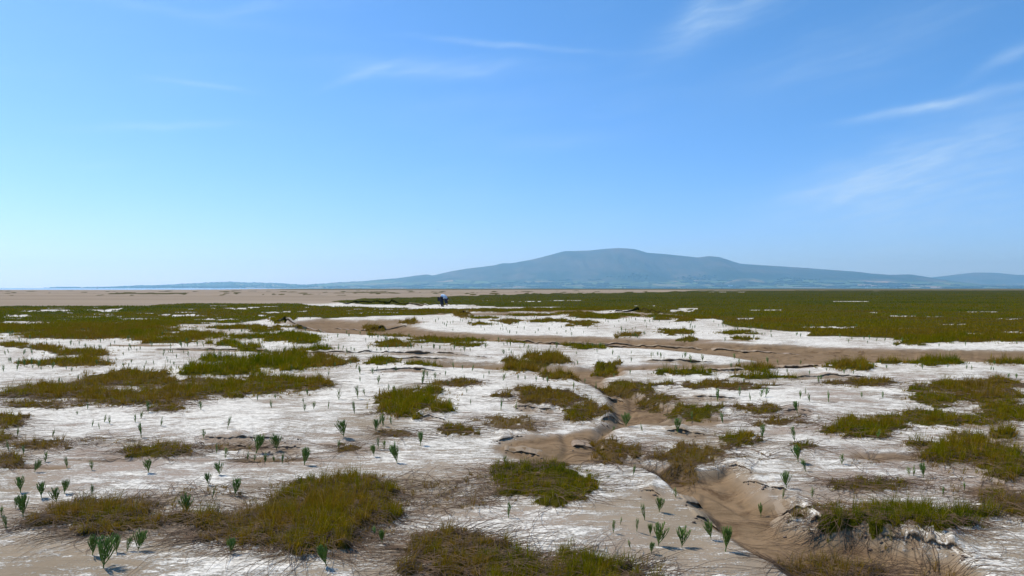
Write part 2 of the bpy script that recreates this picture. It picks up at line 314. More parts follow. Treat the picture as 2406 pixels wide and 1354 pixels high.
def grown(rec):
    out = []
    for cx, cy, rx, ry in rec[0]:
        rx, ry = rx*(1.1 if cy < 1080 else 1.04), ry*(1.28 if cy < 1010 else 1.2 if cy < 1080 else 1.08); out.append((cx, cy, rx, ry))
        for _ in range(5 if cy > 860 else 3):                      # ragged outliers of the same mat
            a_ = _gr.uniform(0, 6.283); q = _gr.uniform(.75, 1.35)
            out.append((cx+math.cos(a_)*rx*q, cy+math.sin(a_)*ry*q*.9, rx*_gr.uniform(.2, .48), ry*_gr.uniform(.18, .42)))
    return (out,) + rec[1:2] + (rec[2]+.09,) + rec[3:]
T = [grown(r) for r in T]; ZT = [grown(r) for r in ZT]
ALL_T = T + ZT

# ------------------------------------------------------------------ the ground as one sheet
def inside_dist(poly, px, py):
    """signed distance in metres (positive inside) of ground points to a polygon given in photo pixels"""
    X, Y = ground_xy(px, py); P = np.array(poly, float); QX, QY = ground_xy(P[:, 0], P[:, 1])
    best = np.full(X.shape, 1e18); ins = np.zeros(X.shape, bool)
    n = len(P)
    for i in range(n):
        ax, ay, bx, by = QX[i], QY[i], QX[(i+1) % n], QY[(i+1) % n]
        ex, ey = bx-ax, by-ay; L = ex*ex+ey*ey+1e-12
        t = np.clip(((X-ax)*ex+(Y-ay)*ey)/L, 0, 1)
        dd = (X-ax-t*ex)**2+(Y-ay-t*ey)**2; best = np.minimum(best, dd)
        c = ((ay > Y) != (by > Y)) & (X < (bx-ax)*(Y-ay)/(by-ay+1e-15)+ax); ins ^= c
    return np.where(ins, 1, -1)*np.sqrt(best)
def ell_val(e, px, py, seed):
    cx, cy, rx, ry = e
    X, Y = ground_xy(px, py); x0, y0 = ground_xy(cx, cy); sc = 1.7/max(0.2, rx/FOC*y0)
    nz = fbm(X*sc, Y*sc*.6, seed, 5, .6)
    return 1 - ((px-cx)/rx)**2 - ((py-cy)/ry)**2 + 1.25*nz

NC = 820
PXC = np.linspace(-760, 3160, NC)
v_near = np.linspace(955, 14, 470); v_far = np.geomspace(13.2, 0.17, 44)
VR = np.concatenate([v_near, v_far]); NR = len(VR)
GP, GV = np.meshgrid(PXC, VR); GY_ = GV + HY
GX, GD = ground_xy(GP, GY_)

def ledge_wiggle(px, d, seed): return 0.0035*d*fbm(px/34, px*0+seed, 21, 5, .62) + 0.005*d*pnoise(px/90, px*0+seed, 4)
def ledge_height(px, x0, x1): return np.sin(np.clip((px-x0)/(x1-x0), 0, 1)*np.pi)**0.55*np.clip(0.66+1.0*fbm(px/38, px*0+x0, 5, 4), 0, 1.15)
def build_fields():
    near = 1 - sstep(60, 220, GD)
    z = 0.05*fbm(GX/14, GD/14, 1, 3)*near + 0.028*fbm(GX/3.1, GD/3.1, 2, 3)*near + 0.009*fbm(GX/0.7, GD/0.7, 3, 4)*(1-sstep(18, 45, GD)) \
        + 0.004*fbm(GX/0.16, GD/0.10, 4, 3)*(1-sstep(6, 14, GD))
    mud = np.zeros_like(z); grass = np.zeros_like(z); tint = np.full_like(z, .5); salt = np.ones_like(z)
    def box(x0, x1, y0, y1):
        c0, c1 = np.searchsorted(PXC, [x0, x1]); r = np.where((GY_[:, 0] >= y0) & (GY_[:, 0] <= y1))[0]
        if len(r) == 0 or c1 <= c0: return None
        return slice(r[0], r[-1]+1), slice(c0, c1)
    for cx, cy, rx, ry, h in SWELLS:
        b = box(cx-2*rx, cx+2*rx, cy-2*ry, cy+2*ry)
        q = ((GP[b]-cx)/rx)**2+((GY_[b]-cy)/ry)**2; z[b] += h*np.exp(-q*1.3)
    for poly, depth, wd, k in ((CREEK, .16, 1.0, .014), (GULLY, .095, .17, .016), (BRANCH, .022, .35, .02)):
        P = np.array(poly); b = box(P[:, 0].min()-200, P[:, 0].max()+200, P[:, 1].min()-30, P[:, 1].max()+60)
        sd = inside_dist(poly, GP[b], GY_[b]) + k*GD[b]*fbm(GX[b]/(0.05*GD[b]+.3), GD[b]/(0.05*GD[b]+.3), 9, 4)
        z[b] -= depth*sstep(-wd*.25, wd, sd)
        mud[b] = np.maximum(mud[b], sstep(-.02*GD[b]*.5, .03*GD[b]*.5+.05, sd))
    for cx, cy, rx, ry in BARE:
        b = box(cx-1.8*rx, cx+1.8*rx, cy-2*ry, cy+2*ry); w_ = sstep(-.2, .7, ell_val((cx, cy, rx, ry), GP[b], GY_[b], int(cx)+5))
        mud[b] = np.maximum(mud[b], .8*w_); z[b] -= .015*w_
    z += mud*(0.020*fbm(GX/.42, GD/.42, 81, 4)+0.010*fbm(GX/.13, GD/.13, 83, 3))*(1-sstep(14, 30, GD))
    z -= mud*0.035*sstep(.12, .0, np.abs(fbm(GX/1.1, GD/2.2, 85, 3)))*(1-sstep(20, 40, GD))
    for pts, h in LEDGES:
        P = np.array(pts, float); x0, x1 = P[0, 0], P[-1, 0]; y0, y1 = P[:, 1].min(), P[:, 1].max()
        b = box(x0, x1, y0-80, y1+12)
        if b is None: continue
        yl = np.interp(GP[b], P[:, 0], P[:, 1]); dl = dist_of(yl)
        dl = dl + ledge_wiggle(GP[b], dl, P[0, 0])
        s = GD[b]-dl                                       # metres behind the lip
        f = ledge_height(GP[b], x0, x1)
        edge = 0.006+0.0011*dl; back = 0.35+0.05*dl
        z[b] += h*np.clip(f, 0, 1.2)*sstep(-edge, edge, s)*(1-sstep(0, back, s))
        foot = np.exp(-((s+0.05+0.008*dl)/(0.06+0.012*dl))**2)
        z[b] -= 0.3*h*np.clip(f, 0, 1)*foot
        mud[b] = np.maximum(mud[b], 0.75*np.clip(f, 0, 1)*foot)
    z0 = z.copy()
    for i, (ells, h, tn, dens, lab, sh) in enumerate(ALL_T):
        for j, e in enumerate(ells):
            b = box(e[0]-1.6*e[2], e[0]+1.6*e[2], e[1]-1.6*e[3], e[1]+1.6*e[3])
            if b is None: continue
            v = ell_val(e, GP[b], GY_[b], i*2+j)
            z[b] = np.maximum(z[b], z0[b] + (0.34*h*min(1, dens))*sstep(-.3, 1.0, v))
            g = sstep(.0, .7, v)*(1.0 if dens > .8 else dens*.8 if dens > .5 else dens*.45)
            better = g > grass[b]; grass[b] = np.maximum(grass[b], g); tt = tint[b]; tt[better] = tn; tint[b] = tt
    # meadows
    hole = np.zeros_like(z)
    for cx, cy, rx, ry in PANS:
        b = box(cx-2*rx, cx+2*rx, cy-2.2*ry, cy+2.2*ry)
        if b is None: continue
        hole[b] = np.maximum(hole[b], sstep(-.1, .5, ell_val((cx, cy, rx*1.15, ry*.85), GP[b], GY_[b], int(cx)))*sstep(-.45, .0, fbm(GP[b]/15, GY_[b]/1.8, 63, 3)))
    md = np.zeros_like(z)
    sdR = None
    for poly in (MEADOW_R, MEADOW_L):
        P = np.array(poly); b = box(P[:, 0].min()-50, P[:, 0].max()+50, P[:, 1].min()-4, P[:, 1].max()+12)
        lx = (GP[b]-CX)/60; ly = np.log(GD[b])*9
        sd = inside_dist(poly, GP[b], GY_[b])/(0.03*GD[b]) + 0.9*fbm(lx, ly, 31, 4)
        n2 = fbm((GP[b]-CX)/95, np.log(GD[b])*30, 37, 4) + (0.40 if poly is MEADOW_R else 0.12)
        m = sstep(-.2, .5, sd)*sstep(-.24, -.08, n2)
        md[b] = np.maximum(md[b], m)
    md = md*(1-hole)
    tmd = 0.32 + 0.34*sstep(696, 765, GY_) + 0.35*fbm(GX/9, GD/9, 41, 3) - 0.10*(GP < 700)
    tint = np.where(md > grass, tmd, tint); grass = np.maximum(grass, md); z += 0.05*md
    z += 0.06*md*fbm(GX/2.4, GD/2.4, 43, 3)
    # bare sand beyond, then the tide edge
    sand = np.zeros_like(z)
    ylim = np.interp(GP, [-900, 0, 330, 480, 760, 1000, 1300, 1600, 1700, 3300], [718, 721, 718, 714, 712, 703, 692, 688, 684, 683])
    sand = sstep(3, -1, GY_-ylim)
    rough = sstep(.02, .34, fbm((GP-CX)/55, np.log(GD)*17, 51, 4))*sstep(0, .5, sand)*sstep(683, 685, GY_)*sstep(704, 694, GY_)
    z += rough*0.16
    tuft = sstep(.18, .42, fbm((GP-CX)/40, np.log(GD)*22, 57, 4))*sand*sstep(683, 684.5, GY_)*sstep(698, 692, GY_)
    tuft = np.maximum(tuft, sstep(0, .3, np.maximum.reduce([ell_val(e, GP, GY_, int(e[0])) for e in ((300,691.2,60,1.1),(375,691.6,45,.9),(410,690.8,30,1),(900,690,40,1),(870,688,60,.8))])))
    tint = np.where(tuft > grass, .6, tint); grass = np.maximum(grass, tuft); z += tuft*.25
    farline = sstep(560, 800, GP)*sstep(681.0, 680.2, GY_)
    tint = np.where(farline > grass, .1, tint); grass = np.maximum(grass, farline)
    Dend = np.interp(GP, [-900, 0, 330, 520, 800, 3300], [735, 735, 760, 900, 2600, 2600])*(1+0.03*pnoise(GP/70, GP*0, 61))
    z -= 2.4*sstep(0.97, 1.06, GD/Dend)
    salt = (1-mud)*(1-sand)
    # paler or browner places of the pans
    salt *= np.clip(0.64 + 0.55*fbm(GX/(0.9+.05*GD), GD/(0.7+.08*GD), 71, 4) + 0.25*sstep(1120, 900, GY_) + .02*sstep(1130, 1300, GY_), 0.0, 1)
    return z, mud, grass, tint, salt, sand
GZ, F_MUD, F_GRASS, F_TINT, F_SALT, F_SAND = build_fields()
_rows = np.arange(NR)
def lookup(F, px, py):
    c = np.clip((np.asarray(px)-PXC[0])/(PXC[1]-PXC[0]), 0, NC-1.001)
    r = np.clip(np.interp(-(np.asarray(py)-HY), -VR, _rows), 0, NR-1.001)
    c0 = c.astype(int); r0 = r.astype(int); fc = c-c0; fr = r-r0
    return (F[r0, c0]*(1-fc)+F[r0, c0+1]*fc)*(1-fr)+(F[r0+1, c0]*(1-fc)+F[r0+1, c0+1]*fc)*fr
def zat(x, y):
    px, py = chart(np.asarray(x, float), np.asarray(y, float)); return lookup(GZ, px, py)

def ground_material():
    M = MatB('salt_marsh_ground'); P = M.pos()
    salt, mud, gr, sand, tint = (M.attr(k) for k in ('salt', 'mud', 'grass', 'sand', 'tint'))
    n_big = M.noise(1.3, 6, .62); n_mid = M.noise(4.5, 6, .65, stretch=(.45, 1, 1), rot=math.radians(14), dist=.6)
    n_st = M.noise(13, 6, .7, stretch=(.22, 1, 1), rot=math.radians(12), dist=.9); n_fine = M.noise(60, 5, .65); n_lo = M.noise(.35, 4, .5)
    # salt crust: threshold of the field plus streaks
    f = M.math('ADD', M.math('MULTIPLY', M.math('SUBTRACT', n_mid, .5), 1.5), M.math('MULTIPLY', M.math('SUBTRACT', n_st, .5), 1.5))
    f = M.math('ADD', f, M.math('MULTIPLY', M.math('SUBTRACT', n_big, .5), 1.1)); f = M.math('ADD', f, M.math('MULTIPLY', M.math('SUBTRACT', n_fine, .5), 1.5))
    n_gr = M.noise(34, 6, .75, stretch=(.35, 1, 1), rot=math.radians(10), dist=.7); f = M.math('ADD', f, M.math('MULTIPLY', M.math('SUBTRACT', n_gr, .5), 1.3))
    crust = M.ramp(M.math('ADD', f, salt), .46, .98)
    crust = M.math('MULTIPLY', crust, M.ramp(salt, .02, .25))
    mudc = M.mix(M.ramp(n_big, .35, .68), (.245, .194, .132), (.305, .246, .174))
    mudc = M.mix(M.ramp(n_lo, .4, .65), mudc, (.31, .247, .192))
    saltc = M.mix(M.ramp(n_gr, .34, .64), (.39, .360, .300), (.78, .74, .645))
    dry = M.mix(crust, mudc, saltc)
    wetc = M.mix(M.ramp(n_mid, .3, .7), (.155, .105, .058), (.225, .152, .086))
    wetc = M.mix(M.math('MULTIPLY', M.ramp(n_fine, .45, .75), .3), wetc, (.25, .175, .11))
    wetc = M.mix(M.ramp(M.noise(2.2, 6, .7, dist=1.2), .50, .66), wetc, (.105, .066, .036))
    c = M.mix(mud, dry, wetc)
    c = M.mix(M.math('MULTIPLY', M.ramp(M.noise(22, 4, .7), .66, .74), .55), c, (.13, .095, .065))
    n_s = M.noise(.02, 6, .6, stretch=(.25, 1, 1)); sandc = M.mix(M.ramp(n_s, .35, .65), (.225, .174, .118), (.29, .230, .165))
    c = M.mix(sand, c, sandc)
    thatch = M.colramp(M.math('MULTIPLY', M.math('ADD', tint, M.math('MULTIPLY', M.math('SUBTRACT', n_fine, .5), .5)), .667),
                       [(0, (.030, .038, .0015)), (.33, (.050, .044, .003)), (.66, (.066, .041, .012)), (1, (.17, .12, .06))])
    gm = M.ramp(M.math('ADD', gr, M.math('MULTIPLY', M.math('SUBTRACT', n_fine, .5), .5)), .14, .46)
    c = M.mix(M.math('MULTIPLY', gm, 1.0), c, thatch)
    M.put(M.b.inputs['Base Color'], c)
    M.put(M.b.inputs['Roughness'], .9); M.b.inputs['Specular IOR Level'].default_value = .02
    h = M.math('ADD', M.math('MULTIPLY', n_st, .6), M.math('MULTIPLY', n_fine, .35)); h = M.math('ADD', h, M.math('MULTIPLY', crust, .25))
    bp = M.node('ShaderNodeBump', {'Height': h, 'Strength': .8, 'Distance': .022}); M.put(M.b.inputs['Normal'], bp.outputs[0])
    return M.m
idx = np.arange(NR*NC).reshape(NR, NC)
quads = np.stack([idx[:-1, :-1], idx[:-1, 1:], idx[1:, 1:], idx[1:, :-1]], -1).reshape(-1)
ground = mesh_np('ground', np.stack([GX, GD, GZ], -1).reshape(-1, 3), quads, 4, ground_material(),
                 attrs={'salt': F_SALT.ravel(), 'mud': F_MUD.ravel(), 'grass': F_GRASS.ravel(), 'tint': F_TINT.ravel(), 'sand': F_SAND.ravel()}, smooth=True)
prop(ground, 'salt crusted tidal marsh with bare sand beyond', kind='structure')

def crust_ledge(pts, h):
    P = np.array(pts, float); x0, x1 = P[0, 0], P[-1, 0]; n = int(max(24, (x1-x0)/1.6)); px = np.linspace(x0, x1, n)
    d = dist_of(np.interp(px, P[:, 0], P[:, 1])); d = d+ledge_wiggle(px, d, x0); f = ledge_height(px, x0, x1)*np.clip(np.minimum(px-x0, x1-px)/6, 0, 1)
    X = (px-CX)/FOC*d; k = 1+.03*d.mean(); zf = zat(X, d-.07*k); zb = zat(X, d+.30*k)
    over = (.012+.012*pnoise(px/9, px*0+x0, 8))*k*(.4+f); hh = h*f*1.15
    prof = [(.30*k, zb-.008), (.16*k, np.maximum(zat(X, d+.16*k)+.003, zf+hh*.86)), (.05*k, zf+hh), (.0, zf+hh*.97), (-over, zf+hh*.80), (.006, zf+hh*.55), (.022*k, zf+hh*.2), (.03*k, zf-.03)]
    prof = [(s_, z_-.02*(1-np.clip(f*2.5, 0, 1))) for s_, z_ in prof]
    V = np.stack([np.stack([X, d+s_, z_+0*X], -1) for s_, z_ in prof]); m = len(prof); id3 = np.arange(m*n).reshape(m, n)
    q = np.stack([id3[:-1, :-1], id3[1:, :-1], id3[1:, 1:], id3[:-1, 1:]], -1).reshape(-1)
    cx_, cy_ = chart(V[:, :, 0], V[:, :, 1]); at = {}
    for nm, F in (('salt', F_SALT), ('mud', F_MUD), ('grass', F_GRASS), ('tint', F_TINT), ('sand', F_SAND)): at[nm] = lookup(F, cx_, cy_).reshape(m, n)
    at['mud'][4:] = .8; at['salt'][4:] *= .2; at['mud'][:4] *= .35
    mesh_np('crust_ledge', V.reshape(-1, 3), q, 4, ground.data.materials[0], ground, {a: b.ravel() for a, b in at.items()})
for pts, h in LEDGES: crust_ledge(pts, h)

def plane(name, x0, x1, y0, y1, z, mat):
    return mesh_np(name, [(x0, y0, z), (x1, y0, z), (x1, y1, z), (x0, y1, z)], [0, 1, 2, 3], 4, mat)
base = plane('mudflat', -19500, 19500, -2500, 17600, -2.6, flat_mat('mudflat_sand', (.33, .27, .21), .9, .15, .05))
prop(base, 'bare mudflat stretching out around the marsh', kind='structure')
def water_material():
    M = MatB('estuary_water'); M.put(M.b.inputs['Base Color'], (.10, .15, .17)); M.b.inputs['Roughness'].default_value = .16
    n = M.noise(.25, 4, .6, stretch=(.4, 1, 1)); bp = M.node('ShaderNodeBump', {'Height': n, 'Strength': .25, 'Distance': .3}); M.put(M.b.inputs['Normal'], bp.outputs[0])
    return M.m
water = plane('sea', -19400, 19400, 650, 17500, -.9, water_material())
prop(water, 'bright strip of estuary water at the horizon', kind='structure')

# ------------------------------------------------------------------ hills across the water
RIDGE = [(-900,677),(150,677),(235,676.4),(243,675.2),(270,674.2),(325,673),(345,670.5),(370,671.8),(420,668.5),(460,666.5),(500,664.2),(540,662.8),(600,664.8),(660,666),(700,669),(720,670.2),
         (760,667),(800,664),(850,661.5),(880,658.5),(930,655),(975,648),(1005,645),(1015,648),(1060,637.5),(1100,631),(1160,624),(1180,618.6),(1200,619),(1250,610),(1290,600),(1325,590.4),
         (1385,589),(1420,585),(1455,583),(1490,585),(1520,594),(1560,597),(1600,601),(1640,605.3),(1665,602),(1690,604),(1720,614),(1740,620),(1800,624),(1850,627),(1900,630),(1960,635),
         (2010,638.3),(2050,643),(2090,646),(2140,645),(2190,653),(2240,662),(2300,668),(2400,671),(2600,673),(3200,676)]
FAR_RIDGE = [(2050,670),(2150,656),(2190,652),(2240,646),(2290,640.5),(2340,641),(2390,646),(2450,645),(2520,638),(2650,634),(2800,642),(3000,650),(3200,655)]
def hill_material():
    M = MatB('hill_land'); P = M.pos(); sep = M.node('ShaderNodeSeparateXYZ', {0: P}); zz = sep.outputs[2]
    heath = M.mix(M.ramp(M.noise(.0022, 6, .6), .38, .64), (.040, .050, .030), (.085, .075, .052))
    wood = M.mix(M.ramp(M.noise(.02, 3), .3, .7), (.014, .026, .012), (.030, .048, .020))
    mp = M.node('ShaderNodeMapping', {'Vector': P, 'Scale': (.0032, .0034, 0), 'Rotation': (0, 0, .5)}).outputs[0]
    vo = M.node('ShaderNodeTexVoronoi', {'Vector': mp, 'Scale': 1.0, 'Randomness': .85}); rnd = M.node('ShaderNodeSeparateColor', {0: vo.outputs['Color']}).outputs[0]
    n = M.node('ShaderNodeValToRGB', {0: rnd}); n.color_ramp.interpolation = 'CONSTANT'; e = n.color_ramp.elements
    cols = [(0, (.075, .125, .045)), (.22, (.10, .155, .06)), (.42, (.05, .09, .035)), (.60, (.16, .165, .085)), (.74, (.27, .22, .13)), (.86, (.09, .135, .05))]
    while len(e) < len(cols): e.new(.5)
    for q, (p_, c_) in zip(e, cols): q.position = p_; q.color = (*c_, 1)
    ve = M.node('ShaderNodeTexVoronoi', {'Vector': mp, 'Scale': 1.0, 'Randomness': .85}, feature='DISTANCE_TO_EDGE')
    fields = M.mix(M.ramp(ve.outputs[0], .035, .06), (.02, .035, .015), n.outputs[0])
    woodmask = M.ramp(M.math('ADD', M.noise(.0011, 5, .6), M.math('MULTIPLY', M.ramp(zz, 60, 150), .09)), .55, .60)
    low = M.mix(woodmask, fields, wood)
    edge = M.math('ADD', zz, M.math('MULTIPLY', M.math('SUBTRACT', M.noise(.0013, 5, .6), .5), 190))
    mid = M.mix(M.ramp(M.noise(.0016, 5, .55), .42, .52), heath, wood)
    up = M.mix(M.ramp(edge, 170, 260), mid, heath)
    c = M.mix(M.ramp(edge, 78, 104), low, up)
    M.put(M.b.inputs['Base Color'], c); M.b.inputs['Roughness'].default_value = .95; M.b.inputs['Specular IOR Level'].default_value = .1
    return M.m
HILL_M = hill_material()
def hill(name, ridge, y_shore, y_ridge, y_back, label, seed, jag=0.0, x0=-900, x1=3200, power=1.7):
    R = np.array(ridge, float); px = np.arange(max(x0, R[0, 0]), min(x1, R[-1, 0])+1, 4.0)
    yr = np.interp(px, R[:, 0], R[:, 1])
    k = np.array([1, 2, 1.0])/4; yr[1:-1] = np.convolve(yr, k, 'valid')
    low = sstep(640, 664, yr)*sstep(677, 674, yr)
    yr = yr - jag*low*np.abs(fbm(px/9, px*0, seed, 3))*3.2
    yr = yr - 0.25*fbm(px/22, px*0+4, seed, 3)*sstep(676, 668, yr)
    Yr = y_ridge*(1+0.03*pnoise(px/260, px*0, seed+4))
    zr = CAM_H + (HY-yr)/FOC*Yr
    ts = np.concatenate([np.linspace(0, 1, 46), np.linspace(1.06, 1.6, 6)])
    V = np.zeros((len(ts), len(px), 3))
    for i, t in enumerate(ts):
        if t <= 1: Y = y_shore + (Yr-y_shore)*t
        else: Y = Yr + (y_back-Yr)*(t-1)/.6
        X = (px-CX)/FOC*(Y*0.35+Yr*0.65)      # the slope runs nearly straight towards the shore
        if t <= 1:
            spur = fbm(X/900, Y/2600, seed+7, 4)
            prof = np.clip(t**power*(1+0.55*spur*(1-t)*3.2*t), 0, None)
            gul = 1-0.20*np.abs(fbm(X/330, Y/1500, seed+11, 3))*np.sin(np.pi*min(1, t))
            Z = (zr+2)*prof*gul - 2 + 6*t*(1-t)*fbm(X/250, Y/250, seed+2, 3)
            lim = CAM_H + (HY-yr)/FOC*Y*0.985
            Z = np.minimum(Z, lim) if t < .985 else zr
        else: Z = zr*(1-((t-1)/.6)**1.4) - 4*((t-1)/.6)
        V[i, :, 0] = X if t < 1 else (px-CX)/FOC*Y; V[i, :, 1] = Y; V[i, :, 2] = Z
    n0, n1 = len(ts), len(px); id2 = np.arange(n0*n1).reshape(n0, n1)
    q = np.stack([id2[:-1, :-1], id2[:-1, 1:], id2[1:, 1:], id2[1:, :-1]], -1).reshape(-1)
    o = mesh_np(name, V.reshape(-1, 3), q, 4, HILL_M, smooth=True)
    prop(o, label, kind='structure'); return V
HV = hill('hill', RIDGE, 7600, 10400, 12200, 'broad rounded hill with farmland at its foot across the estuary', 3, jag=1.0)
hill('far_hill', FAR_RIDGE, 11600, 13600, 15000, 'more distant low hill at the right', 9, power=1.3)

# trees and hedges on the far shore, one distant mass
def far_woods():
    nV, nF = [], []
    bm = bmesh.new(); bmesh.ops.create_icosphere(bm, subdivisions=1, radius=1.0)
    bv = np.array([v.co[:] for v in bm.verts]); bf = np.array([[v.index for v in f.verts] for f in bm.faces]); bm.free()
    k = 0; r = np.random.default_rng(8)
    rows = HV.shape[0]-7
    cells = []
    for _ in range(300):                                     # hedgerow lines and copses
        i = r.integers(0, 21); j0 = int(r.uniform(0.16, .96)*HV.shape[1]); ln = r.integers(3, 16); di = r.uniform(-.25, .25)
        for s_ in range(ln*3): cells.append((i+di*s_/3, j0+s_/3+r.normal()*.1, r.uniform(.6, 1.2)))
    for _ in range(26):
        i = r.integers(2, 26); j0 = int(r.uniform(0.2, .95)*HV.shape[1])
        for s_ in range(40): cells.append((i+r.normal()*1.1, j0+r.normal()*6, r.uniform(.8, 1.4)))
    for j in np.arange(300, 760, .8): cells.append((r.uniform(30, 45), (j+900)/4, r.uniform(.5, 1.0)))
    for i, j, s_ in cells:
        i = min(max(i, 0), rows-2); j = min(max(j, 1), HV.shape[1]-2); p = HV[int(i), int(j)]*(1-(j % 1)) + HV[int(i), int(j)+1]*(j % 1)
        if p[2] < .2: continue
        w = r.uniform(9, 16)*s_; h = r.uniform(6, 9)*s_
        nV.append(bv*np.array([w, w, h])*r.uniform(.8, 1.2, (len(bv), 1)) + p + np.array([0, 0, h*.55])); nF.append(bf+k); k += len(bv)
    M = MatB('far_tree_foliage'); M.put(M.b.inputs['Base Color'], M.mix(M.ramp(M.noise(.03, 3), .35, .65), (.018, .032, .014), (.04, .062, .026)))
    M.b.inputs['Roughness'].default_value = .9
    o = mesh_np('woodland', np.concatenate(nV), np.concatenate(nF).ravel(), 3, M.m)
    prop(o, 'dark hedgerow trees and copses over the far farmland', 'woodland', kind='stuff')
far_woods()

WALL_W = flat_mat('lime_washed_wall', (.78, .77, .74), .8, .06, .4); ROOF_G = flat_mat('slate_roof', (.09, .10, .11), .7, .2, .4)
def farm(px, i_row, w, d, h, label):
    j = int((px+900)/4); p = HV[i_row, j]
    e = empty('farm_building', (float(p[0]), float(p[1]), float(p[2])-1)); prop(e, label, 'building', 'farm buildings on the far shore')
    W2, D2 = w/2, d/2
    mesh_np('wall', [(-W2,-D2,0),(W2,-D2,0),(W2,D2,0),(-W2,D2,0),(-W2,-D2,h),(W2,-D2,h),(W2,D2,h),(-W2,D2,h),(-W2,0,h*1.55),(W2,0,h*1.55)],
            [0,1,5,4, 2,3,7,6, 1,2,6,5, 3,0,4,7, 4,7,8, 5,9,6], [4,4,4,4,3,3], WALL_W, e)
    W3, D3 = W2+.6, D2+.6; z0, z1 = h-.25, h*1.55+.25
    mesh_np('roof', [(-W3,-D3,z0),(W3,-D3,z0),(W3,0,z1),(-W3,0,z1),(W3,D3,z0),(-W3,D3,z0),(-W3,-D3,z0+.4),(W3,-D3,z0+.4),(W3,0,z1+.4),(-W3,0,z1+.4),(W3,D3,z0+.4),(-W3,D3,z0+.4)],
            [6,7,8,9, 9,8,10,11, 1,0,3,2, 2,3,5,4, 0,1,7,6, 4,5,11,10, 1,2,8,7, 2,4,10,8, 3,0,6,9, 5,3,9,11], 4, ROOF_G, e)
for a in ((1643, 9, 52, 18, 9, 'long white barn in the far fields below the main summit'), (1672, 8, 18, 10, 6, 'small white farmhouse just right of the long white barn'),
          (849, 4, 24, 11, 6, 'white cottage on the low shore left of the hill'), (905, 6, 18, 10, 6, 'white cottage on the shore under the hill\'s left foot'),
          (672, 5, 26, 11, 6, 'pale farmhouse on the low wooded headland'), (1895, 6, 26, 12, 6, 'pale farmhouse by the tan fields at right')): farm(*a)

# ------------------------------------------------------------------ grass
def grass_material(name, trans=.3):
    M = MatB(name); t = M.attr('tint'); tip = M.attr('tip')
    c = M.colramp(M.math('MULTIPLY', t, .6), [(0, (.068, .104, .0010)), (.28, (.205, .176, .0014)), (.58, (.235, .132, .009)), (.78, (.25, .145, .03)), (1, (.52, .40, .13))])
    c = M.mix(M.math('MULTIPLY', tip, .3), c, (.24, .19, .012))
    M.put(M.b.inputs['Base Color'], c); M.b.inputs['Roughness'].default_value = .7; M.b.inputs['Specular IOR Level'].default_value = 0.0
    tr = M.node('ShaderNodeBsdfTranslucent'); M.put(tr.inputs['Color'], c)
    mx = M.node('ShaderNodeMixShader', {0: trans}); M.l.new(M.b.outputs[0], mx.inputs[1]); M.l.new(tr.outputs[0], mx.inputs[2]); M.l.new(mx.outputs[0], M.out.inputs['Surface'])
    return M.m
GRASS_M = grass_material('marsh_grass_blade')
def blades(x, y, z, length, width, leanx, leany, tint, bend=1.0, rs=rng):
    """bent tapering blades, five points each"""
    n = len(x); a = rs.uniform(0, 2*np.pi, n); wx, wy = np.cos(a)*width/2, np.sin(a)*width/2*.6
    L = np.sqrt(leanx**2+leany**2); up = np.sqrt(np.clip(1-np.minimum(L, .98)**2, .04, 1))
    mx_, my_, mz = x+leanx*length*.38, y+leany*length*.38, z+length*.55*np.sqrt(np.clip(1-(L*.6)**2, .1, 1))
    tx, ty, tz = x+leanx*length*bend, y+leany*length*bend, z+length*up
    V = np.empty((n, 5, 3)); zb = z-.01
    V[:, 0] = np.stack([x-wx, y-wy, zb], -1); V[:, 1] = np.stack([x+wx, y+wy, zb], -1)
    V[:, 2] = np.stack([mx_+wx*.75, my_+wy*.75, mz], -1); V[:, 3] = np.stack([mx_-wx*.75, my_-wy*.75, mz], -1); V[:, 4] = np.stack([tx, ty, tz], -1)
    b = np.arange(n)[:, None]*5
    F = np.concatenate([b+np.array([[0, 1, 2, 3]]), b+np.array([[3, 2, 4]])], 1).ravel()
    nper = np.tile([4, 3], n); tip = np.tile([0, 0, .4, .4, 1.0], n)
    return V.reshape(-1, 3), F, nper, np.repeat(tint, 5), tip
RUN_M = flat_mat('dry_runner_stem', (.095, .058, .032), .8, .35, 9)
def runners(cx, cy, paths, width):
    """long thin stolons lying over the crust: three-sided tubes"""
    Vs, Fs, k = [], [], 0
    for p in paths:
        m = len(p); t = np.gradient(p, axis=0); t[:, 2] = 0; t /= np.linalg.norm(t, axis=1)[:, None]+1e-9
        nrm = np.stack([-t[:, 1], t[:, 0], t[:, 2]*0], -1); w = (width*np.linspace(1, .45, m))[:, None]
        ring = np.stack([p+nrm*w/2, p+np.array([0, 0, 1])*w*.8, p-nrm*w/2], 1)
        Vs.append(ring.reshape(-1, 3))
        b = k+np.arange(m-1)[:, None]*3
        Fs.append(np.concatenate([b+np.array([[0, 1, 4, 3]]), b+np.array([[1, 2, 5, 4]])], 1).ravel()); k += m*3
    return np.concatenate(Vs), np.concatenate(Fs)
total_blades = 0
